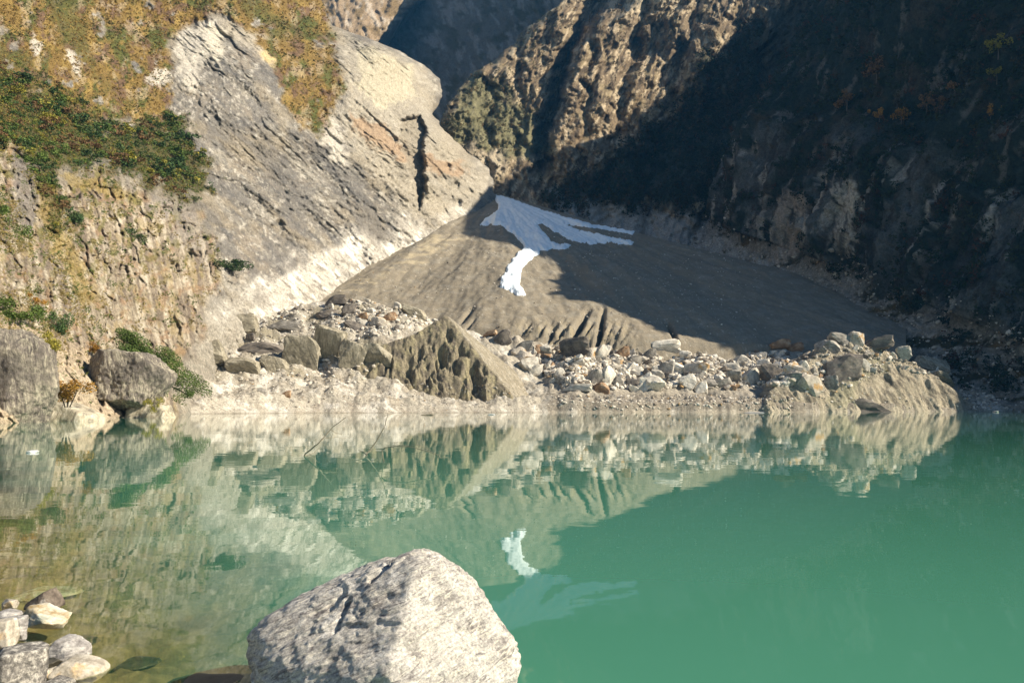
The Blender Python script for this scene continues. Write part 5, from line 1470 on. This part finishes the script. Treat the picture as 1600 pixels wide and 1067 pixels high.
fcol = np.array([(0.022, 0.036, 0.020), (0.032, 0.046, 0.022), (0.045, 0.05, 0.022), (0.085, 0.042, 0.024), (0.06, 0.05, 0.028)])
ci = rs_.choice(5, len(sel), p=[0.36, 0.30, 0.16, 0.08, 0.10])
clump_stuff('forest', 'dark mixed forest covering the shaded mountain', sel, rs_.uniform(2.2, 5.2, len(sel)), fcol[ci], 44, 0.20, L_FOREST, 1.1, 0.45, P=Pd, push=Nn.reshape(-1, 3)[sel] * 0.5 + np.array((0, 0, 0.7)))

M_BARK, nt, nd, lk, b = new_mat('bark'); b.inputs['Roughness'].default_value = 0.9
geo = N(nd, 'ShaderNodeTexCoord'); n1 = noise_node(nd, lk, geo.outputs['Object'], 9, 4, 0.6)
r = N(nd, 'ShaderNodeValToRGB'); r.color_ramp.elements[0].color = (0.05, 0.04, 0.03, 1); r.color_ramp.elements[1].color = (0.16, 0.13, 0.10, 1)
lk.new(n1.outputs[0], r.inputs[0]); lk.new(r.outputs[0], b.inputs['Base Color'])
# the few autumn-coloured trees that stand out
TREES = [(1372, 188, 15, L_ORANGE, 'orange autumn tree glowing in the dark forest, leftmost orange one'), (1408, 191, 17, L_ORANGE, 'orange autumn tree right of the first, paired with it'),
         (1446, 178, 20, L_RED, 'rusty red tree higher on the slope between the orange trees'), (1466, 180, 15, L_RED, 'smaller rusty red tree touching the right of the larger one'),
         (1545, 187, 14, L_ORANGE, 'rightmost orange tree on the shaded slope near the picture edge'), (1366, 130, 24, L_RED, 'wide red tree in the upper forest'),
         (1490, 152, 18, L_RED, 'lone dull red tree high on the right'), (1320, 172, 22, L_RED, 'red-brown tree left of the orange pair'),
         (1556, 92, 22, L_YELLOW, 'yellow-green tree high on the right edge of the forest'), (1552, 134, 16, L_YELLOW, 'yellow-green tree below the other one at the right edge')]
near_i = None
for j, (tx, ty, tw, tm, lab) in enumerate(TREES):
    dd_ = (dpx - tx) ** 2 + (dpy - ty) ** 2 + 1e6 * (P[..., 1] > 700)
    # the frontmost surface point at that bearing
    cand = np.argsort(dd_.ravel())[:12]
    i = cand[np.argmin(P.reshape(-1, 3)[cand, 1])]
    pt = P.reshape(-1, 3)[i]; mp_ = pt[1] / F_PX; rr = 0.62 * tw * mp_
    root = bpy.data.objects.new('autumn_tree', None); COL.objects.link(root)
    root.location = pt + np.array((-0.3, -0.8, -0.2)) ; root.empty_display_size = 0.5
    tag(root, lab, 'tree', 'autumn-coloured trees in the shaded forest')
    hgt = 2.2 * rr
    tube([([(0, 0, -0.5), (0.1 * rr, 0, 0.5 * hgt), (0.05 * rr, 0.1 * rr, 0.9 * hgt)], 0.09 * rr, 0.03 * rr), ([(0.06 * rr, 0, 0.4 * hgt), (0.5 * rr, 0.2 * rr, 0.75 * hgt)], 0.04 * rr, 0.015 * rr), ([(0.06 * rr, 0, 0.45 * hgt), (-0.5 * rr, -0.2 * rr, 0.8 * hgt)], 0.04 * rr, 0.015 * rr)], M_BARK, 'trunk', root)
    cr_ = leaf_obj('crown', leaves(420, 800 + j, 8, 0.13, 0.95) * rr + np.array((0, 0, 0.78 * hgt)), tm, root)


def bush(px, py, Y, w, h, mat, label, n, leaf, seed, name='bush', lobes=9, stems=4, tilt=0.0):
    mp_ = Y / F_PX
    root = bpy.data.objects.new(name, None); COL.objects.link(root)
    base = px2w(px, py + 0.45 * h, Y); root.location = base
    tag(root, label, name)
    V = leaves(n * 2, seed, lobes, leaf * 0.68, 0.9, 0.58)
    V = V * np.array((0.5 * w, 0.42 * w, 0.5 * h)) * mp_
    V[..., 2] += 0.5 * h * mp_ - tilt * V[..., 0]
    leaf_obj('foliage', V, mat, root)
    r_ = np.random.RandomState(seed)
    st_ = []
    for k in range(stems):
        ex_ = r_.uniform(-0.36, 0.36) * w * mp_; 
        st_.append(([(0.2 * ex_, 0, -0.1 * h * mp_), (0.6 * ex_, 0.05 * w * mp_, 0.3 * h * mp_), (ex_, 0, 0.62 * h * mp_ - tilt * ex_)], 0.018 * w * mp_, 0.006 * w * mp_))
    tube(st_, M_BARK, 'stem', root)
    return root, mp_


root, mp_ = bush(238, 568, 150, 108, 76, L_GREEN, 'big bright green bush behind the overhanging shore boulder', 15000, 0.04, 31, lobes=18, tilt=0.55)
tube([([(20 * mp_, -1, 8 * mp_), (34 * mp_, -1.2, -2 * mp_), (56 * mp_, -1.5, -12 * mp_), (70 * mp_, -1.6, -22 * mp_)], 0.16, 0.05), ([(40 * mp_, -1.3, -5 * mp_), (60 * mp_, -1.2, -4 * mp_), (76 * mp_, -1.2, -10 * mp_)], 0.08, 0.03)], M_BARK, 'branch', root)
leaf_obj('spray', leaves(1500, 33, 7, 0.06, 0.8, 0.7) * np.array((22, 12, 16)) * mp_ + np.array((58 * mp_, -1.4, -8 * mp_)), L_GREEN, root)
A_px2Y = A_f


def A_Y(px, py):
    i = np.argmin((apx - px) ** 2 + (apy - py) ** 2)
    return float(AP_.reshape(-1, 3)[i, 1])


for px, py, w, h, mt, lab, n, lf, sd_ in (
        (350, 415, 62, 34, L_DARK, 'dark green bush alone on the grey slab above the moraine', 1500, 0.09, 61),
        (106, 612, 60, 44, L_ORANGE, 'orange-yellow bush above the waterline between the shore rocks', 1500, 0.085, 62),
        (140, 545, 26, 34, L_ORANGE, 'small amber bush left of the pointed dark rock', 700, 0.11, 63),
        (96, 516, 18, 16, L_ORANGE, 'tiny orange bush high above the tall shore rock', 500, 0.12, 64),
        (55, 470, 24, 20, L_ORANGE, 'pale orange bush on the ledge at the left edge', 500, 0.12, 65),
        (20, 492, 72, 46, L_GREEN, 'green bush on the ledge above the tall shore rock', 1500, 0.085, 66),
        (82, 505, 40, 60, L_DARK, 'tall dark green bush growing down the gully left of the striped cliff', 1400, 0.09, 67),
        (70, 540, 44, 40, L_YELLOW, 'yellow-green bush leaning over the tall shore rock', 1100, 0.1, 68),
        (242, 632, 22, 24, L_YELLOW, 'mustard bush at the waterline under the overhanging boulder', 600, 0.11, 69),
        (212, 368, 34, 26, L_DARK, 'dark bush halfway up the striped cliff', 700, 0.11, 70),
        (118, 345, 30, 40, L_DARK, 'dark bush in the gully beneath the shrub thicket', 700, 0.11, 71),
        (12, 350, 44, 60, L_GREEN, 'tall green bush left of the smooth grey rock column', 1200, 0.09, 72)):
    yy = {106: 96, 242: 136}.get(px, A_Y(px, py) - 1.5)
    bush(px, py, yy, w, h, mt, lab, n, lf, sd_)

# ------------------------------------------------------------------ the air of the valley
bm = bmesh.new(); bmesh.ops.create_cube(bm, size=1.0)
me = bpy.data.meshes.new('haze'); bm.to_mesh(me); bm.free()
m = bpy.data.materials.new('valley_air'); m.use_nodes = True
nt = m.node_tree; nd = nt.nodes
nd.remove(nd['Principled BSDF'])
pv = nd.new('ShaderNodeVolumePrincipled')
pv.inputs['Color'].default_value = (0.10, 0.42, 0.88, 1)
pv.inputs['Density'].default_value = HAZE
pv.inputs['Anisotropy'].default_value = 0.0
nt.links.new(pv.outputs[0], nd['Material Output'].inputs['Volume'])
o = link('haze', me, m)
o.scale = (2600, 2400, 1400); o.location = (0, 1050, 688)
tag(o, 'thin blue air filling the valley', kind='stuff')
